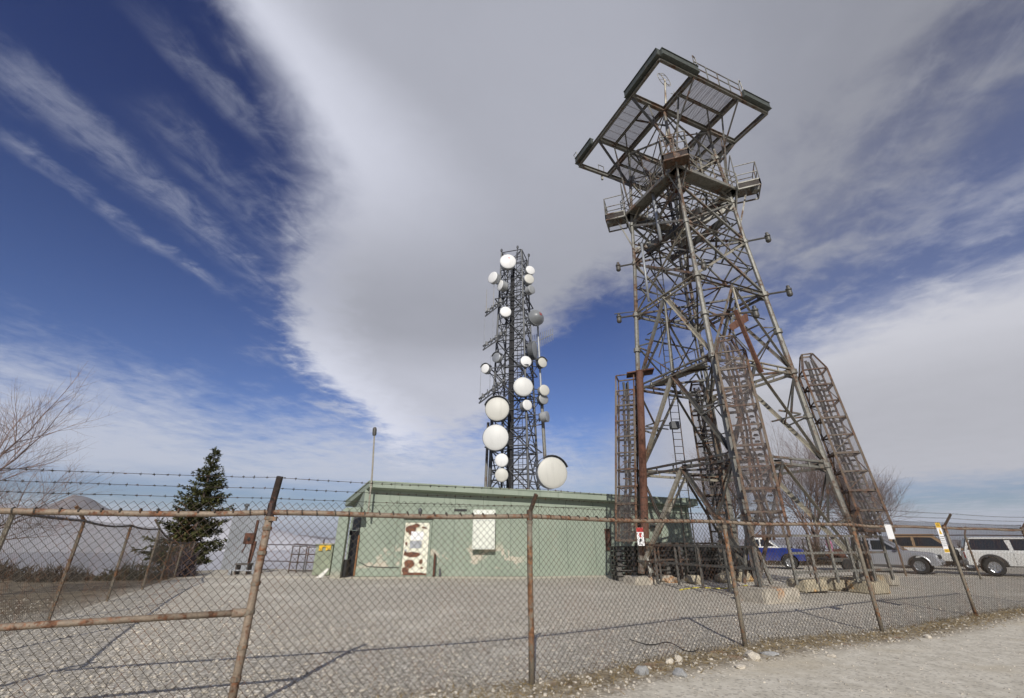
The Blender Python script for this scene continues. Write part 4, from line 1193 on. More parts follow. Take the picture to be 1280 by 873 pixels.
pts = [gnd(850 + 84 * t, 739 - 5 * t - 1.5 * math.sin(t * 7)) + V((0, 0, .03)) for t in [i / 12 for i in range(13)]]
tag(MB().path(pts, .028, 5).build('marker_tape', M['rope']), 'strip of yellow tape lying on the gravel before the tower', 'tape')
# ------------------------------------------------------------------ the green building
F0 = V((-7.56, 24.29, 0)); U = V((.9982, .0599, 0)); NF = V((.0599, -.9982, 0)); SD = V((-1.9, 4.2, 0)).normalized()
def roofz(p): return 4.34 - .0343 * (p.x + 7.25) - .168 * (p.y - 23.85)
def W(s, z, o=0.0): return F0 + U * s + NF * o + V((0, 0, z))
bld = thing('green_building', 'long low pale green flat roofed utility building behind the yard', 'building', (0, 24.9, 0))
Lw, Dp = 17.0, 4.5
cs = [F0, F0 + U * Lw, F0 + U * Lw + SD * Dp, F0 + SD * Dp]
for a, b in zip(cs, cs[1:] + cs[:1]):
    d = (b - a).normalized(); n = V((d.y, -d.x, 0))
    mb = MB(); P4 = [a - V((0, 0, .3)), b - V((0, 0, .3)), b + V((0, 0, roofz(b) - .301)), a + V((0, 0, roofz(a) - .301))]
    mb.slab(P4, .18, -n); mb.build('wall', M['green'], bld)
FL, FR, BL, BR = V((-7.25, 23.82, 0)), V((9.78, 24.85, 0)), V((-9.9, 28.3, 0)), V((7.4, 30.0, 0))
mb = MB(); tp = [p + V((0, 0, roofz(p))) for p in (FL, FR, BR, BL)]
mb.slab(tp, .30, V((0, 0, -1))); rf_ = mb.build('roof', M['greentrim'], bld)
mb = MB()
for a, b in ((tp[0], tp[1]), (tp[3], tp[0])):
    d = (b - a).normalized(); n = V((d.y, -d.x, 0)).normalized()
    mb.slab([a + n * .004 + V((0, 0, -.045)), b + n * .004 + V((0, 0, -.045)), b + n * .004 + V((0, 0, .02)), a + n * .004 + V((0, 0, .02))], .03, n)
mb.build('roof_edge', M['greentrim'], rf_)
mb = MB()
for i in range(1, 12):
    s = .35 + i * 1.44
    if 2.1 < s < 3.55: continue
    p = F0 + U * s; mb.box(W(s, (roofz(p) - .3) / 2 + .12, .003), (.022, .006, roofz(p) - .62), Matrix.Rotation(math.atan2(U.y, U.x), 3, 'Z'))
RU = Matrix.Rotation(math.atan2(U.y, U.x), 3, 'Z')
mb.box(W(Lw / 2, 3.18, .0035), (Lw - .6, .006, .018), RU); mb.build('panel_joint', M['seam'], bld)
mb = MB(); mb.box(W(Lw / 2, .13, .02), (Lw, .045, .30), RU); mb.box(W(Lw / 2, .29, .022), (Lw, .05, .025), RU); mb.build('base_flashing', M['greentrim'], bld)
dr = MB(); dr.bbox(W(2.83, 1.21, .04), (1.22, .06, 2.36), .008, RU); door = dr.build('door', M['door'], bld)
mb = MB()
for s, z, wx, wz in ((2.155, 1.22, .10, 2.52), (3.505, 1.22, .10, 2.52), (2.83, 2.45, 1.45, .10)): mb.box(W(s, z, .045), (wx, .11, wz), RU)
mb.build('door_frame', M['greentrim'], bld)
mb = MB(); mb.box(W(2.83, 2.66, .11), (1.5, .22, .05), RU); mb.build('door_canopy', M['greentrim'], bld)
mb = MB(); mb.box(W(2.86, 1.78, .074), (.62, .004, .40), RU); mb.build('notice', M['signw'], door)
mb = MB(); mb.box(W(2.82, 1.38, .074), (.58, .004, .34), RU); mb.build('notice', M['galv'], door)
mb = MB(); mb.lathe([(0, .035), (.04, .03), (.05, .05), (.09, .05), (.10, .02)], W(2.36, 1.12, .07), NF, 10); mb.build('handle', M['galv'], door)
mb = MB(); mb.box(W(4.95, 3.0, .02), (.66, .04, .10), RU); mb.build('vent_slot', M['black'], bld)
mb = MB(); mb.lathe([(0, .05), (.06, .05), (.07, .10), (.1, .10)], W(2.9, 2.98, 0), NF, 10); c_ = W(2.9, 2.92, .13); mb.lathe([(0, .04), (.05, .085), (.22, .085), (.30, .05)], c_ + V((0, 0, .16)), (0, 0, -1), 10); mb.build('wall_lamp', M['drum_dark'], bld)
mb = MB(); mb.box(W(1.35, 1.5, .01), (.42, .02, .34), RU); hp = mb.build('hatch', M['greentrim'], bld)
mb = MB(); mb.box(W(1.5, 1.42, .03), (.05, .03, .06), RU); mb.build('latch', M['black'], hp)
mb = MB(); mb.box(W(12.52, 1.62, .05), (.26, .10, .95), RU); mb.box(W(12.52, 2.12, .08), (.30, .16, .05), RU); mb.build('shutter', M['rust'], bld)
mb = MB(); mb.box(W(14.6, 2.25, .06), (1.4, .10, .06), RU); mb.build('wall_bracket', M['steel_dark'], bld)
mb = MB(); mb.path([W(.1, .62, .03), W(.6, .40, .03), W(1.6, .36, .03), W(2.1, .36, .03)], .012, 5); mb.build('conduit', M['cable'], bld)
# white wall cabinet with hooded top
prof = [(0, 1.18), (.42, 1.18), (.42, 2.55), (.20, 3.02), (0, 3.02)]
mb = MB(); a0, b0 = 5.62, 6.74
mb.slab([W(a0, z, o + .002) for o, z in prof], b0 - a0, U); wb = tag(mb.build('wall_cabinet', M['whitebox']), 'white metal cabinet with a sloping hood hung on the green wall', 'cabinet')
mb = MB(); mb.box(W((a0 + b0) / 2, 1.86, .425), (1.0, .006, 1.22), RU); mb.box(W(b0 - .1, 1.8, .435), (.03, .02, .14), RU); mb.build('cabinet_door', M['whitebox'], wb)
for s_, z_, wx, wz in ((a0 + .06, 1.86, .012, 1.24), (b0 - .05, 1.86, .012, 1.24), ((a0 + b0) / 2, 1.235, 1.0, .012), ((a0 + b0) / 2, 2.485, 1.0, .012)):
    mb = MB(); mb.box(W(s_, z_, .4225), (wx, .003, wz), RU); mb.build('door_gap', M['galv'], wb)
tag(MB().path([W(3.82, -.05, .28), W(3.82, .98, .28)], .055, 8).build('bollard', M['rust']), 'rusty pipe bollard standing right of the rust pocked door', 'bollard')
tag(MB().tube(W(4.12, -.05, .3), W(4.10, .32, .3), .05, n=7).build('bollard', M['drum_dark']), 'short dark pipe stub on the ground beside the taller rusty bollard', 'bollard')
# pole lamp at the corner
pl = thing('lamp_pole', 'thin pole with a small lamp on top at the left corner of the green building', 'lamp', (-7.1, 23.72, 2.75))
mb = MB(); mb.path([(-7.1, 23.72, 2.72), (-7.14, 23.72, 4.6), (-7.29, 23.72, 6.68)], [.05, .045, .04], 8); mb.box((-7.12, 23.85, 4.05), (.1, .3, .06)); mb.box((-7.1, 23.8, 2.95), (.1, .2, .06)); mb.build('pole', M['steel_pale'], pl)
mb = MB(); mb.lathe([(-.02, .06), (0, .10), (.12, .11), (.32, .11), (.40, .08), (.44, .02)], (-7.29, 23.72, 6.66), (-.06, 0, 1), 12); mb.build('lamp_head', M['steel_dark'], pl)
# porch: fin wall, lintel and an open black door
po = thing('porch', 'pale green porch frame with a dark open doorway at the building left end', 'porch', (-7.9, 23.7, 0))
prof = [(-8.37, -.2), (-7.92, -.2), (-7.90, 2.80), (-7.36, 2.80), (-7.36, 3.04), (-8.05, 3.04), (-8.37, 2.78)]
mb = MB(); mb.slab([V((x, 23.28, z)) for x, z in prof], .42, V((-.10, 1, 0))); mb.build('frame_wall', M['green'], po)
mb = MB(); mb.bbox((-7.83, 24.42, 1.0), (.52, .07, 2.0), .01, Matrix.Rotation(R(-28), 3, 'Z')); dl = mb.build('door', M['black'], po)
mb = MB(); mb.box((-7.83, 24.44, 2.34), (.46, .05, .62), Matrix.Rotation(R(-28), 3, 'Z')); mb.build('door_window', M['drum_dark'], dl)
mb = MB(); mb.box((-8.0, 24.25, 1.9), (.10, .12, .22)); mb.build('door_closer', M['black'], dl)
mb = MB(); mb.box((-7.56, 24.22, .9), (.07, .05, 1.8)); mb.build('door_post', M['wood'], po)
mb = MB(); mb.bbox((-7.86, 23.85, .36), (.18, .5, .72), .02); tag(mb.build('black_bin', M['black']), 'low black bin standing inside the porch doorway', 'bin')
mb = MB(); mb.slab([V((-8.90, 23.0, 0)), V((-8.62, 23.05, 0)), V((-8.44, 23.2, .36)), V((-8.52, 23.2, .38))], .05, V((0, 1, .2))); tag(mb.build('board', M['board']), 'pale triangular board leaning against the porch pillar', 'board')
# green cabinet with yellow paint
gc = thing('utility_cabinet', 'green utility cabinet with spilt yellow paint on top, left of the porch', 'cabinet', (-9.35, 25.0, 0))
mb = MB(); mb.bbox((-9.35, 25.0, .66), (.86, .7, 1.34), .025); mb.build('body', M['greenbox'], gc)
mb = MB(); mb.bbox((-9.35, 24.98, 1.36), (.92, .78, .05), .012); mb.build('lid', M['greenbox'], gc)
mb = MB(); rr = random.Random(2)
for i in range(7):
    x = -9.55 + i * .085; h = rr.uniform(.06, .26); mb.box((x, 24.59, 1.325 - h / 2), (.075, .012, h))
mb.box((-9.3, 24.95, 1.39), (.6, .5, .012)); mb.build('paint_spill', M['yellow'], gc)
# grey shed
sh = thing('metal_shed', 'tall grey sheet metal shed right of the spruce tree', 'shed', (-15.0, 28.6, 0))
mb = MB(); base = [V((-16.3, 28.1, -.3)), V((-13.75, 27.6, -.3)), V((-14.9, 29.9, -.3)), V((-17.2, 30.3, -.3))]
n_ = len(base); vs = base + [V((p.x, p.y, 2.98 - .0 * i)) for i, p in enumerate(base)]
mb.add(vs, [(3, 2, 1, 0), (4, 5, 6, 7), (0, 1, 5, 4), (1, 2, 6, 5), (2, 3, 7, 6), (3, 0, 4, 7)])
d = (base[1] - base[0]).normalized()
for i in range(18): c_ = base[0] + d * (.12 + i * .14); mb.box((c_.x, c_.y - .012, 1.4), (.035, .03, 2.95))
mb.build('wall', M['shed'], sh)
mb = MB(); mb.slab([V((p.x + (-.06 if i in (0, 3) else .06), p.y + (-.08 if i < 2 else .08), 2.985)) for i, p in enumerate(base)], .07, V((0, 0, 1))); mb.build('roof', M['shed'], sh)
mb = MB(); mb.tube((-15.85, 28.5, 3.0), (-15.85, 28.5, 3.40), .08, n=8); mb.lathe([(0, .15), (.10, .15), (.16, .05)], (-15.85, 28.5, 3.38), (0, 0, 1), 8); mb.build('vent_pipe', M['drum_dark'], sh)
# rust brown post with a box, on a bench
rp = thing('rusty_post', 'rust brown post with a square box halfway up, in front of the grey shed', 'post', (-13.15, 25.0, 0))
mb = MB(); mb.bar((-13.15, 25, .5), (-13.15, 25, 2.5), .10, .10); mb.bar((-13.12, 25, .55), (-13.05, 25, 1.5), .13, .10); mb.bar((-13.62, 25, .95), (-13.42, 25, 1.6), .04, .04); mb.build('post', M['rust'], rp)
mb = MB(); mb.bbox((-13.35, 24.95, 1.62), (.50, .22, .52), .03); bx = mb.build('box', M['rust'], rp)
mb = MB(); mb.tube((-13.32, 24.83, 1.6), (-13.32, 24.80, 1.6), .08, n=10); mb.build('dial', M['black'], bx)
bn = thing('workbench', 'low dark bench with grey metal brackets under the rusty post', 'bench', (-13.3, 24.9, 0))
mb = MB(); mb.box((-13.3, 24.9, .46), (.66, .5, .07)); mb.build('bench_top', M['steel_dark'], bn)
for x in (-13.58, -13.02):
    mb = MB(); mb.box((x, 24.9, .2), (.06, .4, .44)); mb.build('leg', M['steel_dark'], bn)
mb = MB(); mb.tube((-13.85, 24.6, .20), (-12.2, 24.6, .17), .035, n=6); mb.box((-13.75, 24.6, .13), (.14, .12, .26)); mb.box((-12.5, 24.6, .13), (.30, .12, .14)); mb.build('rail_bracket', M['galv'], bn)
# pipe gate and rails past the yard
ga = thing('pipe_gate', 'dark two leaf pipe gate at the back of the yard beside the green cabinet', 'gate', (-11.2, 26.5, 0))
for x0, x1, h in ((-11.75, -10.98, 1.26), (-10.88, -10.05, 1.22)):
    mb = MB()
    for z in (.08, .48, .86, h): mb.tube((x0, 26.5, z), (x1, 26.5, z), .028, n=5)
    for x in (x0, (x0 + x1) / 2, x1): mb.tube((x, 26.5, 0), (x, 26.5, h), .032, n=5)
    lfm = mb.build('gate_leaf', M['steel_dark'], ga); mb = MB()
    wire_panel(mb, V((x0, 26.5, 0)), V((x1, 26.5, 0)), h - .08, h - .08, .14, .0035, rnd); mb.build('wire_mesh', M['wire'], lfm, fix=False)
mb = MB()
for z in (1.32, .52): mb.tube((-13.8, 27.0, z), (-11.75, 26.55, z), .022, n=5)
mb.tube((-11.72, 26.5, 1.36), (-9.7, 26.3, 1.26), .03, n=5); mb.tube((-10.1, 26.3, 0), (-10.05, 26.3, 1.6), .035, n=5); mb.build('side_rail', M['darkpost'], ga)

# black plastic pallets stacked between tower and building
def pallet(x, y, z, rot, label):
    t = thing('pallet', label, 'pallet', (0, 0, 0), 'black pallets stacked beside the green building'); mb = MB()
    for i in range(7): mb.box((-.55 + i * .183, 0, .135), (.15, 1.0, .022))
    mb.build('deck', M['black'], t); mb = MB()
    for i in (-1, 0, 1):
        for j in (-1, 0, 1): mb.box((i * .5, j * .42, .075), (.15, .14, .095))
        mb.box((0, i * .42, .014), (1.15, .12, .022))
    mb.build('foot', M['cargrey'], t); t.location = (x, y, z); t.rotation_euler = (0, 0, rot); return t
pal0 = pallet(0, 0, 0, 0, '')
first = True; rr = random.Random(6)
names = ['left stack beside the rusty shutter', 'stack just right of the tower left leg', 'stack midway behind the guard rail', 'rightmost stack nearest the tower near leg']
for si, (x, y, n, rz_) in enumerate(((5.25, 22.0, 7, .06), (6.9, 22.6, 7, .12), (8.95, 23.4, 7, -.05), (10.4, 24.0, 7, .1))):
    for k in range(n):
        o = pal0 if first else copy_tree(pal0); first = False
        o.location = (x + rr.uniform(-.05, .05), y + rr.uniform(-.04, .04), gz(x, y) + k * .165 * 1.18); o.scale = (1.28, 1.15, 1.18); o.rotation_euler = (0, 0, rz_ + rr.uniform(-.05, .05))
        nm = names[si]; where = 'topmost' if k == n - 1 else 'lowest' if k == 0 else 'in the middle'
        o['label'] = f'black plastic pallet, {where} of the {names[si]}' if where != 'in the middle' else f'black plastic pallet in the middle of the {names[si]}'

# ------------------------------------------------------------------ the antenna tower behind
AC = V((.25, 42, 0)); AH = 30.6; AR0, AR1 = 2.75, 1.62; APH = R(28)
def al(k, z):
    r = AR0 + (AR1 - AR0) * z / AH; a = APH + k * math.pi / 2
    return V((AC.x + r * math.cos(a), AC.y + r * math.sin(a), z))
at_ = thing('antenna_tower', 'grey lattice communication tower crowded with dishes behind the green building', 'tower', (AC.x, AC.y, 0))
for k in range(4):
    mb = MB(); mb.tube(al(k, 0), al(k, AH), .125, .08, n=6); mb.build('leg', M['comm'], at_)
nb = 17; zs = [AH * i / nb for i in range(nb + 1)]
for i in range(nb):
    mb = MB()
    for k in range(4):
        k2 = (k + 1) % 4; a, b, c, d = al(k, zs[i]), al(k2, zs[i]), al(k, zs[i + 1]), al(k2, zs[i + 1])
        mb.tube(c, d, .06, n=4)
        if i % 2: mb.tube(a, (c + d) / 2, .058, n=4); mb.tube(b, (c + d) / 2, .058, n=4)
        else: mb.tube((a + b) / 2, c, .058, n=4); mb.tube((a + b) / 2, d, .058, n=4)
        mb.tube((a + c) / 2, (b + d) / 2, .035, n=4)
    mb.tube(al(0, zs[i + 1]), al(2, zs[i + 1]), .035, n=4); mb.tube(al(1, zs[i + 1]), al(3, zs[i + 1]), .035, n=4)
    mb.build('brace_bay', M['comm'], at_)
mb = MB()
for i, (x, y) in enumerate(((-.45, -1.4), (-.32, -1.4), (-.18, -1.45), (-.05, -1.45), (.1, -1.4), (-.4, -1.25))):
    mb.tube(AC + V((x - .25, y * 1.3, 0)), AC + V((x * .6 - .1, y * .7, 27 + i * .6)), .075, .06, n=5)
mb.build('cable_bundle', M['cable'], at_)
mb = MB(); 
for s in (-.2, .2): mb.tube(AC + V((.6 + s, -1.75, 0)), AC + V((.4 + s, -.95, AH)), .03, n=4)
for i in range(90): t = i / 90; c_ = AC + V((.6 - .2 * t, -1.75 + .8 * t, AH * t)); mb.tube(c_ - V((.2, 0, 0)), c_ + V((.2, 0, 0)), .016, n=3)
mb.build('ladder', M['comm'], at_)
for z in (9.2, 16.8, 24.6):
    mb = MB()
    for k in range(4): mb.bar(al(k, z) * 1 + (al(k, z) - AC - V((0, 0, z))) * .25, al((k + 1) % 4, z) + (al((k + 1) % 4, z) - AC - V((0, 0, z))) * .25, .12, .06)
    mb.build('ring_platform', M['comm'], at_)
for (dx_, z0, z1, m_, r_) in ((-2.6, 0, 11.5, 'steel', .13), (2.75, 8.2, 14.5, 'steel', .16), (2.55, 14.3, 21.5, 'galv', .10), (-2.2, 0, 14, 'comm', .16)):
    mb = MB(); mb.tube(AC + V((dx_, -1.2, z0)), AC + V((dx_ * .93, -1.1, z1)), r_, n=7); mb.bar(AC + V((dx_, -1.2, (z0 + z1) / 2)), AC + V((dx_ * .5, -.3, (z0 + z1) / 2)), .08, .08); mb.build('pipe_mount', M[m_], at_)
# top spikes
for (px, py, qx, qy) in ((627, 322, 627, 312), (647, 318, 647, 308), (660, 325, 661, 318)):
    a, b = at(px, py, 41.5), at(qx, qy, 41.5); mb = MB(); mb.tube(a - V((0, 0, .8)), b, .05, n=5); mb.lathe([(0, .10), (.2, .14), (.35, .08)], b - V((0, 0, .3)), (0, 0, 1), 7); mb.build('beacon', M['comm'], at_)
# side arms with whip aerials
for i, (px, py, qx, qy) in enumerate(((631, 372, 607, 391), (633, 413, 604, 433), (631, 475, 599, 499))):
    a, b = at(px, py, 41.0), at(qx, qy, 39.4); mb = MB(); mb.bar(a, b, .14, .16); mb.bar(a - V((0, 0, .45)), b - V((0, 0, .40)), .12, .12); n_ = 7
    for q_ in range(n_): mb.bar(a.lerp(b, q_ / n_) - V((0, 0, .42 * (q_ % 2))), a.lerp(b, (q_ + 1) / n_) - V((0, 0, .42 * ((q_ + 1) % 2))), .07, .07)
    for t in (.1, .3, .5, .7, .9): c_ = a.lerp(b, t); mb.bar(c_ - V((0, .2, .2)), c_ + V((.0, .25, .42)), .07, .07); mb.box(c_ + V((.1, 0, .1)), (.20, .2, .16 + .2 * (t in (.3, .9))))
    arm_ = mb.build('side_arm', M['comm'], at_)
    for t in (.25, .6, .97):
        c_ = a.lerp(b, t); wm = MB(); wm.tube(c_, c_ + V((0, 0, (2.6, 4.4, 3.6)[i])), .030, .018, n=5); wm.build('whip_antenna', M['galv'] if i else M['steel_pale'], arm_)
# yagi
mb = MB(); a, b = at(664, 430, 41.2), at(691, 418, 40.2); mb.tube(a, b, .045, n=5)
for i in range(11):
    c_ = a.lerp(b, .08 + .92 * i / 10); hgt = .85 - .02 * i; mb.tube(c_ - V((0, 0, hgt)), c_ + V((0, 0, hgt)), .030, n=4)
tag(mb.build('yagi_antenna', M['galv']), 'comb shaped aerial reaching out from the right side of the antenna tower', 'antenna')

VD = V((0, math.cos(PITCH), math.sin(PITCH)))
def dish(px, py, dpx, Y, yaw, label, tone='white', depth=.42, drum='drum', hood=False, bulge=.07, tilt=0):
    c = at(px, py, Y); dep = (c - V((0, 0, CZ))).dot(VD); D_ = dpx / F_PX * dep * .97
    ya = R(yaw); ax = V((math.sin(ya), -math.cos(ya), math.sin(R(tilt)))).normalized(); r = D_ / 2
    t = thing('microwave_dish', label, 'dish', c - ax * D_ * depth, 'microwave dishes on the antenna tower')
    mb = MB(); mb.lathe([(-D_ * (depth + .12), r * .25), (-D_ * depth, r * .62), (-D_ * depth * .72, r * .985), (-.02, r * .985), (.0, r * 1.015), (.03, r * 1.015), (.035, r * .97)], c, ax, 28)
    mb.build('drum', M[drum], t)
    mb = MB(); n = 6; mb.lathe([(.030, r * .985)] + [(.036 + D_ * bulge * (1 - (i / n) ** 2), r * .98 * (i / n)) for i in range(n, -1, -1)], c, ax, 28); mb.build('radome', M[tone], t, smooth=True)
    back = c - ax * D_ * (depth + .1)
    z = min(max(back.z, .5), AH); tgt = V((AC.x, AC.y, z)); dv = tgt - back; dv.z = 0
    k = min(range(4), key=lambda q: (al(q, z) - back).length)
    mb = MB(); mb.tube(back - V((0, 0, r * .8)), back + V((0, 0, r * .8)), .06, n=6); mb.tube(back + V((0, 0, r * .5)), al(k, z + r * .4), .045, n=5); mb.tube(back - V((0, 0, r * .5)), al(k, z - r * .4), .045, n=5); mb.build('mount', M['comm'], t)
    mb = MB(); e_ = V((AC.x - .1, AC.y - 1.2, z - 1.6)); mb.path([back, back.lerp(e_, .35) - V((0, 0, .7)), back.lerp(e_, .75) - V((0, 0, .6)), e_], .035, 5); mb.build('feed_cable', M['cable'], t)
    if hood:
        mb = MB(); up = V((0, 0, 1)); s_ = ax.cross(up).normalized(); u2 = s_.cross(ax); pts = []
        for i in range(11): a_ = R(20 + 14 * i); pts.append((math.cos(a_), math.sin(a_)))
        for (x0, y0), (x1, y1) in zip(pts, pts[1:]):
            q = [c + (s_ * x + u2 * y) * r * 1.12 + ax * o for x, y, o in ((x0, y0, -.9 * r), (x1, y1, -.9 * r), (x1, y1, .12), (x0, y0, .12))]; mb.slab(q, .04, (s_ * x0 + u2 * y0))
        mb.build('ice_shield', M['drum_dark'], t)
    return t, c, ax, r
d0, c_, ax, r = dish(635, 327, 20.5, 39.8, 4, 'white dish at the top centre of the antenna tower', tilt=-3)
mb = MB(); mb.box(c_ + ax * (.036 + r * .13) + V((0, 0, r * .42)), (r * .5, .01, r * .10)); mb.build('red_stripe', M['red'], d0)
dish(616, 347, 16, 39.6, -38, 'white dish turned left at the upper left edge of the antenna tower')
dish(625.5, 357, 14, 39.8, -55, 'small white dish seen edge on just below the upper left dish', depth=.7)
dish(663, 338, 12.5, 40.4, 22, 'small white dish at the upper right of the antenna tower')
dish(661.5, 349, 13.5, 40.2, 18, 'cream dish right below the small upper right white dish', 'cream', .5)
dish(664.5, 362, 12, 40.4, 42, 'small grey deep drum dish, third down on the upper right', 'drum', .75)
dish(632, 390, 14.5, 39.8, 5, 'white dish alone in the middle of the upper shaft')
dd, c_, ax, r = dish(670.5, 397, 21.5, 39.6, 24, 'dark grey ball shaped dish bulging from the right side', 'greyrad', .30, 'greyrad', False, .36)
mb = MB(); up = V((0, 0, 1)); s_ = up.cross(ax).normalized()
for z, wd in ((.26, .40), (.04, .36)):
    vs = []; n = 9
    for i in range(n):
        x = (.05 + wd * i / (n - 1)) * r
        for zz in (z * r, (z + .10) * r):
            rho = math.hypot(x, zz) / (r * .98); h = .036 + 2 * r * .36 * (1 - min(1, rho) ** 2) + .02
            vs.append(c_ + s_ * x + up * zz + ax * h)
    mb.add(vs, [(2 * i, 2 * i + 2, 2 * i + 3, 2 * i + 1) for i in range(n - 1)])
mb.build('red_stripe', M['red'], dd, fix=False)
dish(668.5, 438, 24, 40.6, 68, 'large dark grey dish turned right, under the comb shaped aerial', 'greyrad', .35, 'drum_dark')
dish(620.5, 447, 13, 40.0, -35, 'small grey dish on the left above the lowest side arm', 'galv', .5, 'drum', True)
dish(606.5, 461, 12.5, 39.4, -30, 'small white drum dish farthest left on the antenna tower', depth=.6, hood=True)
dish(657.5, 452, 14.5, 39.8, 14, 'pale dish right of centre at mid height', 'white', .6)
dish(678, 453.5, 13.5, 40.2, 30, 'cream dish at the right edge, at mid height', 'cream', .6, 'drum_dark', True)
dish(654, 483.5, 25, 39.2, 4, 'large white dish right of the dark cable run', 'pale', .4)
dish(680.5, 488, 14.5, 40.0, 24, 'cream dish at the right edge, beside the large middle dish', 'cream', .6)
dish(679.5, 499, 14, 40.3, 28, 'dark bottomed dish directly under the cream right edge dish', 'drum', .6, 'drum_dark')
dish(659, 506.5, 14, 39.7, 28, 'small white drum dish below the large middle dish', 'white', .8)
dish(684, 521, 14, 40.0, 62, 'small grey drum dish facing right, lowest on the right pole', 'galv', .7)
dish(621.5, 511.5, 31, 38.6, -3, 'large cream dish with a dark hood, upper of the two big left dishes', 'cream', .40, 'drum_dark', True)
dish(619.5, 547, 33.5, 38.6, -3, 'large white dish without hood, lower of the two big left dishes', 'pale', .42, 'drum_dark')
dish(627, 575.5, 17, 39.0, -2, 'white dish under the two big left dishes', 'white', .5)
dish(627, 594, 17, 39.0, 0, 'cream dish lowest on the left, just above the roof', 'cream', .5)
dish(690.5, 591, 39, 37.8, 10, 'biggest cream dish with deep drum, low on the right above the roof', 'cream', .50, 'drum', True)
# ------------------------------------------------------------------ vehicles
def wheel(t, x, y, r, wd, side, rim='alloy'):
    mb = MB(); c = V((x, y, r)); a = V((0, side, 0)); h = wd / 2
    mb.lathe([(-h, r * .62), (-h, r * .90), (-h * .75, r * .985), (-h * .3, r), (h * .3, r), (h * .75, r * .985), (h, r * .90), (h * .95, r * .64), (h * .5, r * .60)], c, a, 26)
    ty = mb.build('wheel', M['rubber'], t)
    mb = MB(); mb.lathe([(h * .55, r * .61), (h * .88, r * .60), (h * .80, r * .52), (h * .45, r * .48), (h * .45, .01)], c, a, 20)
    mb.build('rim', M['chrome' if rim == 'chrome' else 'alloy'], ty)
    sp_ = MB()
    for k in range(6):
        an = k * math.pi / 3 + .3; d = V((math.cos(an), 0, math.sin(an))); sp_.bar(c + a * h * .62 + d * r * .12, c + a * h * .72 + d * r * .55, .09 * r / .38, .05)
    sp_.lathe([(h * .45, r * .16), (h * .85, r * .15), (h * .9, r * .05)], c, a, 12); sp_.build('spoke', M['alloy'], ty)
    return ty
def vehicle(name, label, cat, paint, outline, arches, wz, zb, Wd, cab, wins, rim='alloy', screen=None, rear=None, trim=None, roofpaint=None, group=None):
    """x forward, y left, z up; outline = upper silhouette of the lower body from tail to nose"""
    t = thing(name, label, cat, (0, 0, 0), group)
    pts = list(outline)
    for xw, ra in sorted(arches, key=lambda q: -q[0]):
        a0 = math.asin(max(-1, min(1, (zb - wz) / ra)))
        for i in range(13):
            a = a0 + (math.pi - 2 * a0) * i / 12; pts.append((xw + ra * math.cos(a), wz + ra * math.sin(a)))
    cx = sum(p[0] for p in outline) / len(outline); cz_ = sum(p[1] for p in outline) / len(outline)
    mb = MB(); n = len(pts); layers = []
    no = len(outline)
    for yy, k in ((-Wd / 2, 1), (-(Wd / 2 - .07), 0), (Wd / 2 - .07, 0), (Wd / 2, 1)):
        for i, (x, z) in enumerate(pts):
            if k and i < no: x, z = x - .05 * (1 if x > cx + 1 else -1 if x < cx - 1 else 0), z - (.05 if z > zb + .1 else 0)
            mb.v.append((x, yy, z))
    for l in range(3):
        for i in range(n):
            j = (i + 1) % n; mb.f.append((l * n + i, l * n + j, (l + 1) * n + j, (l + 1) * n + i)); mb.mi.append(0)
    mb.f += [tuple(range(n - 1, -1, -1)), tuple(range(3 * n, 4 * n))]; mb.mi += [0, 0]
    body = mb.build('body', M[paint], t)
    zbelt = min(p[1] for p in cab); zroof = max(p[1] for p in cab)
    def hw(z): return Wd / 2 - .05 - (z - zbelt) / (zroof - zbelt) * .17
    mb = MB(); m = len(cab)
    ins = [(x, z) for x, z in cab]
    for s in (-1, 1):
        for x, z in ins: mb.v.append((x, s * hw(z), z))
    for i in range(m): j = (i + 1) % m; mb.f.append((i, j, m + j, m + i)); mb.mi.append(0)
    mb.f += [tuple(range(m - 1, -1, -1)), tuple(range(m, 2 * m))]; mb.mi += [0, 0]
    cb = mb.build('cab', M[roofpaint or paint], t)
    for wi in wins:
        for s in (-1, 1):
            mb = MB(); mb.slab([V((x, s * (hw(z) - .012), z)) for x, z in wi], .02, V((0, s, 0))); mb.build('side_window', M['glass'], cb)
    for q in (screen, rear):
        if q:
            (x0, z0), (x1, z1) = q; mb = MB(); nrm = V((z1 - z0, 0, x0 - x1)).normalized()
            if (nrm.x > 0) != (q is screen): nrm = -nrm
            mb.slab([V((x0, -hw(z0) + .10, z0)), V((x0, hw(z0) - .10, z0)), V((x1, hw(z1) - .08, z1)), V((x1, -hw(z1) + .08, z1))], .02, nrm); mb.build('windscreen' if q is screen else 'rear_window', M['glass'], cb)
    return t, body, cb
def finish(t, x, y, yaw):
    t.location = (x, y, gz(x, y)); t.rotation_euler = (0, 0, yaw)
def pieces(t, items):
    items = [(nm, mat, [sh]) for nm, mat, shapes in items for sh in shapes]
    for nm, mat, shapes in items:
        mb = MB()
        for sh in shapes:
            if sh[0] == 'a':
                c0, ra, tr_ = sh[1:]; mb.path([(c0[0] + ra * math.cos(R(4 + 8.6 * i)), c0[1], c0[2] + ra * math.sin(R(4 + 8.6 * i))) for i in range(21)], tr_, 6)
            elif sh[0] == 'b': mb.bbox(sh[1], sh[2], min(sh[2]) * .25)
            else: mb.slab([V(p) for p in sh[1]], sh[2], V(sh[3]))
        mb.build(nm, M[mat], t)

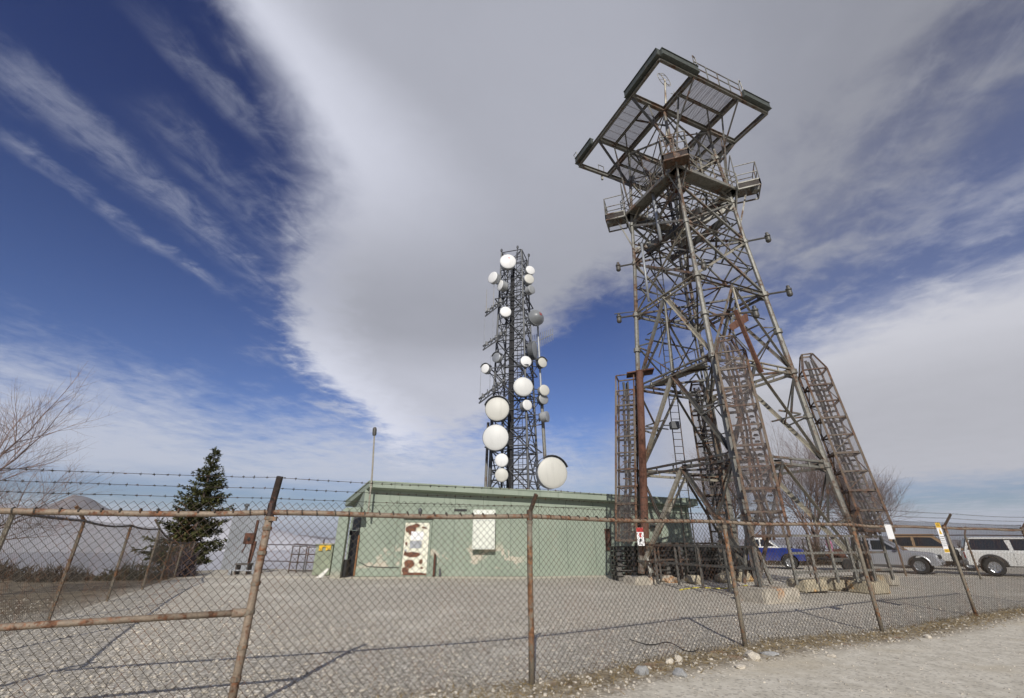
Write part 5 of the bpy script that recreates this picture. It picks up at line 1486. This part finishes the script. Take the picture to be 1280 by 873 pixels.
# silver pickup, nose to the right
t, body, cb = vehicle('pickup_truck', 'silver pickup truck parked nose right behind the tower guard rail', 'pickup', 'silver',
    [(-2.65, .52), (-2.66, 1.12), (-1.10, 1.14), (-.95, 1.12), (1.05, 1.10), (1.25, 1.12), (2.05, 1.05), (2.40, .93), (2.50, .70), (2.46, .42)],
    [(1.62, .50), (-1.62, .50)], .40, .42, 1.86, [(-1.0, 1.09), (-.82, 1.68), (-.45, 1.755), (.22, 1.74), (1.15, 1.11)],
    [[(-.85, 1.17), (-.72, 1.62), (-.38, 1.66), (-.36, 1.17)], [(-.28, 1.17), (-.28, 1.66), (.18, 1.66), (.86, 1.17)]],
    screen=((1.10, 1.14), (.27, 1.71)), rear=((-.97, 1.14), (-.83, 1.64)))
for x in (1.62, -1.62):
    for s in (-1, 1): wheel(t, x, s * .80, .40, .27, s)
pieces(t, [('bumper', 'silver', [('b', (2.44, 0, .55), (.22, 1.84, .24))]), ('grille', 'black', [('b', (2.43, 0, .84), (.16, .86, .22))]),
           ('bed', 'cargrey', [('b', (-1.85, 0, 1.11), (1.48, 1.58, .08))]),
           ('door_seam', 'cargrey', [('b', (-.32, s * .925, .82), (.014, .02, .62)) for s in (-1, 1)] + [('b', (.98, s * .925, .82), (.014, .02, .60)) for s in (-1, 1)] + [('b', (-1.02, s * .925, .82), (.018, .02, .62)) for s in (-1, 1)]),
           ('sill', 'cargrey', [('b', (0, s * .90, .40), (2.2, .07, .10)) for s in (-1, 1)])])
for s in (-1, 1):
    pieces(t, [('headlight', 'lens', [('b', (2.34, s * .70, .86), (.26, .36, .20))]), ('mirror', 'cargrey', [('b', (.86, s * 1.03, 1.24), (.12, .20, .18))]), ('door_handle', 'cargrey', [('b', (-.16, s * .935, 1.00), (.16, .03, .03))]),
               ('wheel_flare', 'silver', [('a', (xw, s * .90, .40), .535, .05) for xw in (1.62, -1.62)]), ('fog_lamp', 'black', [('b', (2.53, s * .62, .53), (.06, .22, .12))])])
finish(t, 21.5, 28.6, R(-47))

# white off-roader with a spare wheel on its tail
t, body, cb = vehicle('off_road_wagon', 'white off road wagon with a dark spare wheel on its tail at far right', 'off-roader', 'carwhite',
    [(-2.15, .50), (-2.17, 1.12), (-1.9, 1.14), (1.0, 1.12), (2.0, 1.06), (2.2, .95), (2.24, .55)],
    [(1.45, .53), (-1.18, .53)], .42, .48, 1.74, [(-2.12, 1.11), (-1.86, 1.76), (-1.6, 1.80), (.25, 1.80), (.42, 1.76), (1.05, 1.11)],
    [[(-1.98, 1.20), (-1.74, 1.68), (-.02 - .45, 1.69), (-.02 - .38, 1.20)], [(-.25, 1.20), (-.25, 1.68), (.30, 1.68), (.82, 1.20)]],
    rim='chrome', screen=((1.00, 1.14), (.46, 1.74)), rear=((-2.10, 1.16), (-1.90, 1.70)))
for x in (1.45, -1.18):
    for s in (-1, 1): wheel(t, x, s * .74, .42, .30, s, 'chrome')
pieces(t, [('bumper', 'cargrey', [('b', (-2.24, 0, .58), (.18, 1.66, .18))]), ('bumper', 'cargrey', [('b', (2.27, 0, .58), (.18, 1.66, .18))]),
           ('roof_gutter', 'black', [('b', (-.75, s * .71, 1.71), (2.3, .03, .035)) for s in (-1, 1)]),
           ('door_seam', 'cargrey', [('b', (x, s * .865, .82), (.014, .02, .6)) for s in (-1, 1) for x in (-.33, .9)]),
           ('spare_carrier', 'black', [('b', (-2.36, .0, .95), (.16, .5, .5))]), ('tail_light', 'lensr', [('b', (-2.14, s * .78, .95), (.06, .14, .3)) for s in (-1, 1)]),
           ('wheel_flare', 'cargrey', [('a', (xw, s * .845, .42), .555, .05) for s in (-1, 1) for xw in (1.45, -1.18)])])
mb = MB(); mb.lathe([(-.13, .25), (-.13, .36), (-.06, .41), (.06, .41), (.13, .36), (.13, .22), (.05, .18)], (-2.50, .05, .98), (-1, 0, 0), 22); mb.build('spare_wheel', M['rubber'], t)
finish(t, 25.97, 25.24, R(-38))

# tan roofed wagon behind
t, body, cb = vehicle('station_wagon', 'old wagon with a tan roof and white bonnet behind the silver pickup', 'wagon', 'carwhite',
    [(-2.3, .55), (-2.3, 1.24), (.7, 1.24), (1.9, 1.18), (2.15, 1.06), (2.2, .6)], [(1.45, .50), (-1.4, .50)], .40, .5, 1.8,
    [(-2.22, 1.21), (-2.0, 1.90), (-1.7, 1.96), (.0, 1.96), (.22, 1.90), (.95, 1.21)],
    [[(-2.0, 1.31), (-1.85, 1.82), (-.95, 1.84), (-.95, 1.31)], [(-.80, 1.31), (-.80, 1.84), (.06, 1.82), (.62, 1.31)]],
    screen=((.90, 1.26), (.26, 1.86)), rear=((-2.2, 1.28), (-2.03, 1.84)), roofpaint='tan')
for x in (1.45, -1.4):
    for s in (-1, 1): wheel(t, x, s * .76, .39, .25, s)
pieces(t, [('bumper', 'chrome', [('b', (2.26, 0, .66), (.14, 1.74, .16))]), ('grille', 'black', [('b', (2.19, 0, .92), (.05, 1.1, .2))]),
           ('headlight', 'lens', [('b', (2.18, .68, .92), (.08, .22, .2))]), ('headlight', 'lens', [('b', (2.18, -.68, .92), (.08, .22, .2))]),
           ('roof_rack', 'tan', [('b', (-.85, s * .62, 2.0), (2.1, .04, .05)) for s in (-1, 1)]), ('door_seam', 'cargrey', [('b', (x, s * .895, .9), (.014, .02, .6)) for s in (-1, 1) for x in (-.88, .72)])])
finish(t, 27.0, 31.4, R(-44))

# blue pickup farther back
t, body, cb = vehicle('pickup_truck', 'blue pickup truck with a white cab roof seen between the tower legs', 'pickup', 'blue',
    [(-2.6, .55), (-2.62, 1.22), (-.55, 1.22), (1.2, 1.2), (2.2, 1.14), (2.35, 1.0), (2.38, .5)], [(1.5, .50), (-1.5, .50)], .39, .48, 1.85,
    [(-.6, 1.19), (-.48, 1.70), (-.2, 1.76), (.4, 1.76), (1.1, 1.19)], [[(-.42, 1.28), (-.36, 1.66), (-.0, 1.68), (0, 1.28)], [(.08, 1.28), (.08, 1.68), (.38, 1.68), (.86, 1.28)]],
    screen=((1.05, 1.22), (.44, 1.71)), rear=((-.58, 1.24), (-.48, 1.66)), roofpaint='carwhite')
for x in (1.5, -1.5):
    for s in (-1, 1): wheel(t, x, s * .78, .39, .26, s)
pieces(t, [('tailgate', 'blue', [('b', (-2.63, 0, .95), (.06, 1.6, .5))]), ('bumper', 'chrome', [('b', (-2.72, 0, .58), (.16, 1.8, .16))]), ('bumper', 'chrome', [('b', (2.43, 0, .6), (.14, 1.8, .16))]), ('tail_light', 'lensr', [('b', (-2.62, s * .84, .95), (.08, .12, .3)) for s in (-1, 1)]), ('headlight', 'lens', [('b', (2.36, s * .7, .9), (.08, .24, .2)) for s in (-1, 1)])])
finish(t, 16.3, 32.0, R(-34))

# flat trailer loaded with scrap between the two pickups
t = thing('trailer', 'low flat trailer piled with brown scrap between the blue and silver pickups', 'trailer', (19.9, 29.4, 0))
mb = MB(); mb.bbox((19.9, 29.4, .62), (2.6, 1.6, .12), .02); mb.bar((18.6, 28.6, .62), (21.2, 28.6, .62), .06, .2); mb.build('bed', M['steel_dark'], t)
for x in (19.3, 20.3):
    mb = MB(); mb.lathe([(-.1, .2), (-.1, .30), (-.05, .33), (.05, .33), (.1, .30), (.1, .2)], (x, 28.6, .33), (0, -1, 0), 18); mb.build('wheel', M['rubber'], t)
for i, (x, y, z, s, m_, lb) in enumerate(((19.2, 29.2, .80, (.55, .5, .36), 'rust', 'rusty scrap lump at the left end of the trailer load'), (20.2, 29.5, .84, (.5, .5, .42), 'steel_dark', 'dark scrap lump at the right end of the trailer load'), (19.7, 28.95, .75, (.3, .3, .25), 'alloy', 'pale metal scrap at the front of the trailer load'))):
    tag(MB().rock((x, y, z + .05), s, i + 40, .6).build('scrap', M[m_]), lb, 'scrap', 'scrap on the trailer')
# pink cloth hung on the inner rail
mb = MB(); c_ = at(1037, 683, 24.6); vs = []
for j in range(7):
    for i in range(5): vs.append(c_ + V(((i - 2) * .065 + .02 * math.sin(j), .05 * math.sin(i * 2 + j), (3 - j) * .10)))
mb.add(vs, [(j * 5 + i, j * 5 + i + 1, j * 5 + i + 6, j * 5 + i + 5) for j in range(6) for i in range(4)])
o = mb.build('cloth', M['pink'], fix=False); so = o.modifiers.new('thickness', 'SOLIDIFY'); so.thickness = .012
tag(o, 'pink cloth hanging on a drying line left of the silver pickup', 'cloth')
mb = MB(); q = V((c_.x, c_.y, 0))
mb.tube(q + V((-1.3, 0, 0)), q + V((-1.3, 0, c_.z + .33)), .04, n=6); mb.tube(q + V((1.0, 0, 0)), q + V((1.0, 0, c_.z + .33)), .04, n=6); mb.tube(q + V((-1.3, 0, c_.z + .31)), q + V((1.0, 0, c_.z + .31)), .012, n=4)
tag(mb.build('clothes_line', M['steel_dark']), 'thin two post line carrying the pink cloth behind the guard rail', 'line')
# ------------------------------------------------------------------ the air itself
def haze():
    m = bpy.data.materials.new('haze'); m.use_nodes = True; t = m.node_tree; t.nodes.clear()
    o = t.nodes.new('ShaderNodeOutputMaterial'); v = t.nodes.new('ShaderNodeVolumePrincipled')
    v.inputs['Color'].default_value = (.90, .93, 1, 1); v.inputs['Density'].default_value = .34 / 9000; v.inputs['Anisotropy'].default_value = .2
    t.links.new(v.outputs[0], o.inputs['Volume'])
    mb = MB(); mb.box((0, 0, 250), (82000, 82000, 900))
    struct(mb.build('haze', m), 'stuff')
haze()
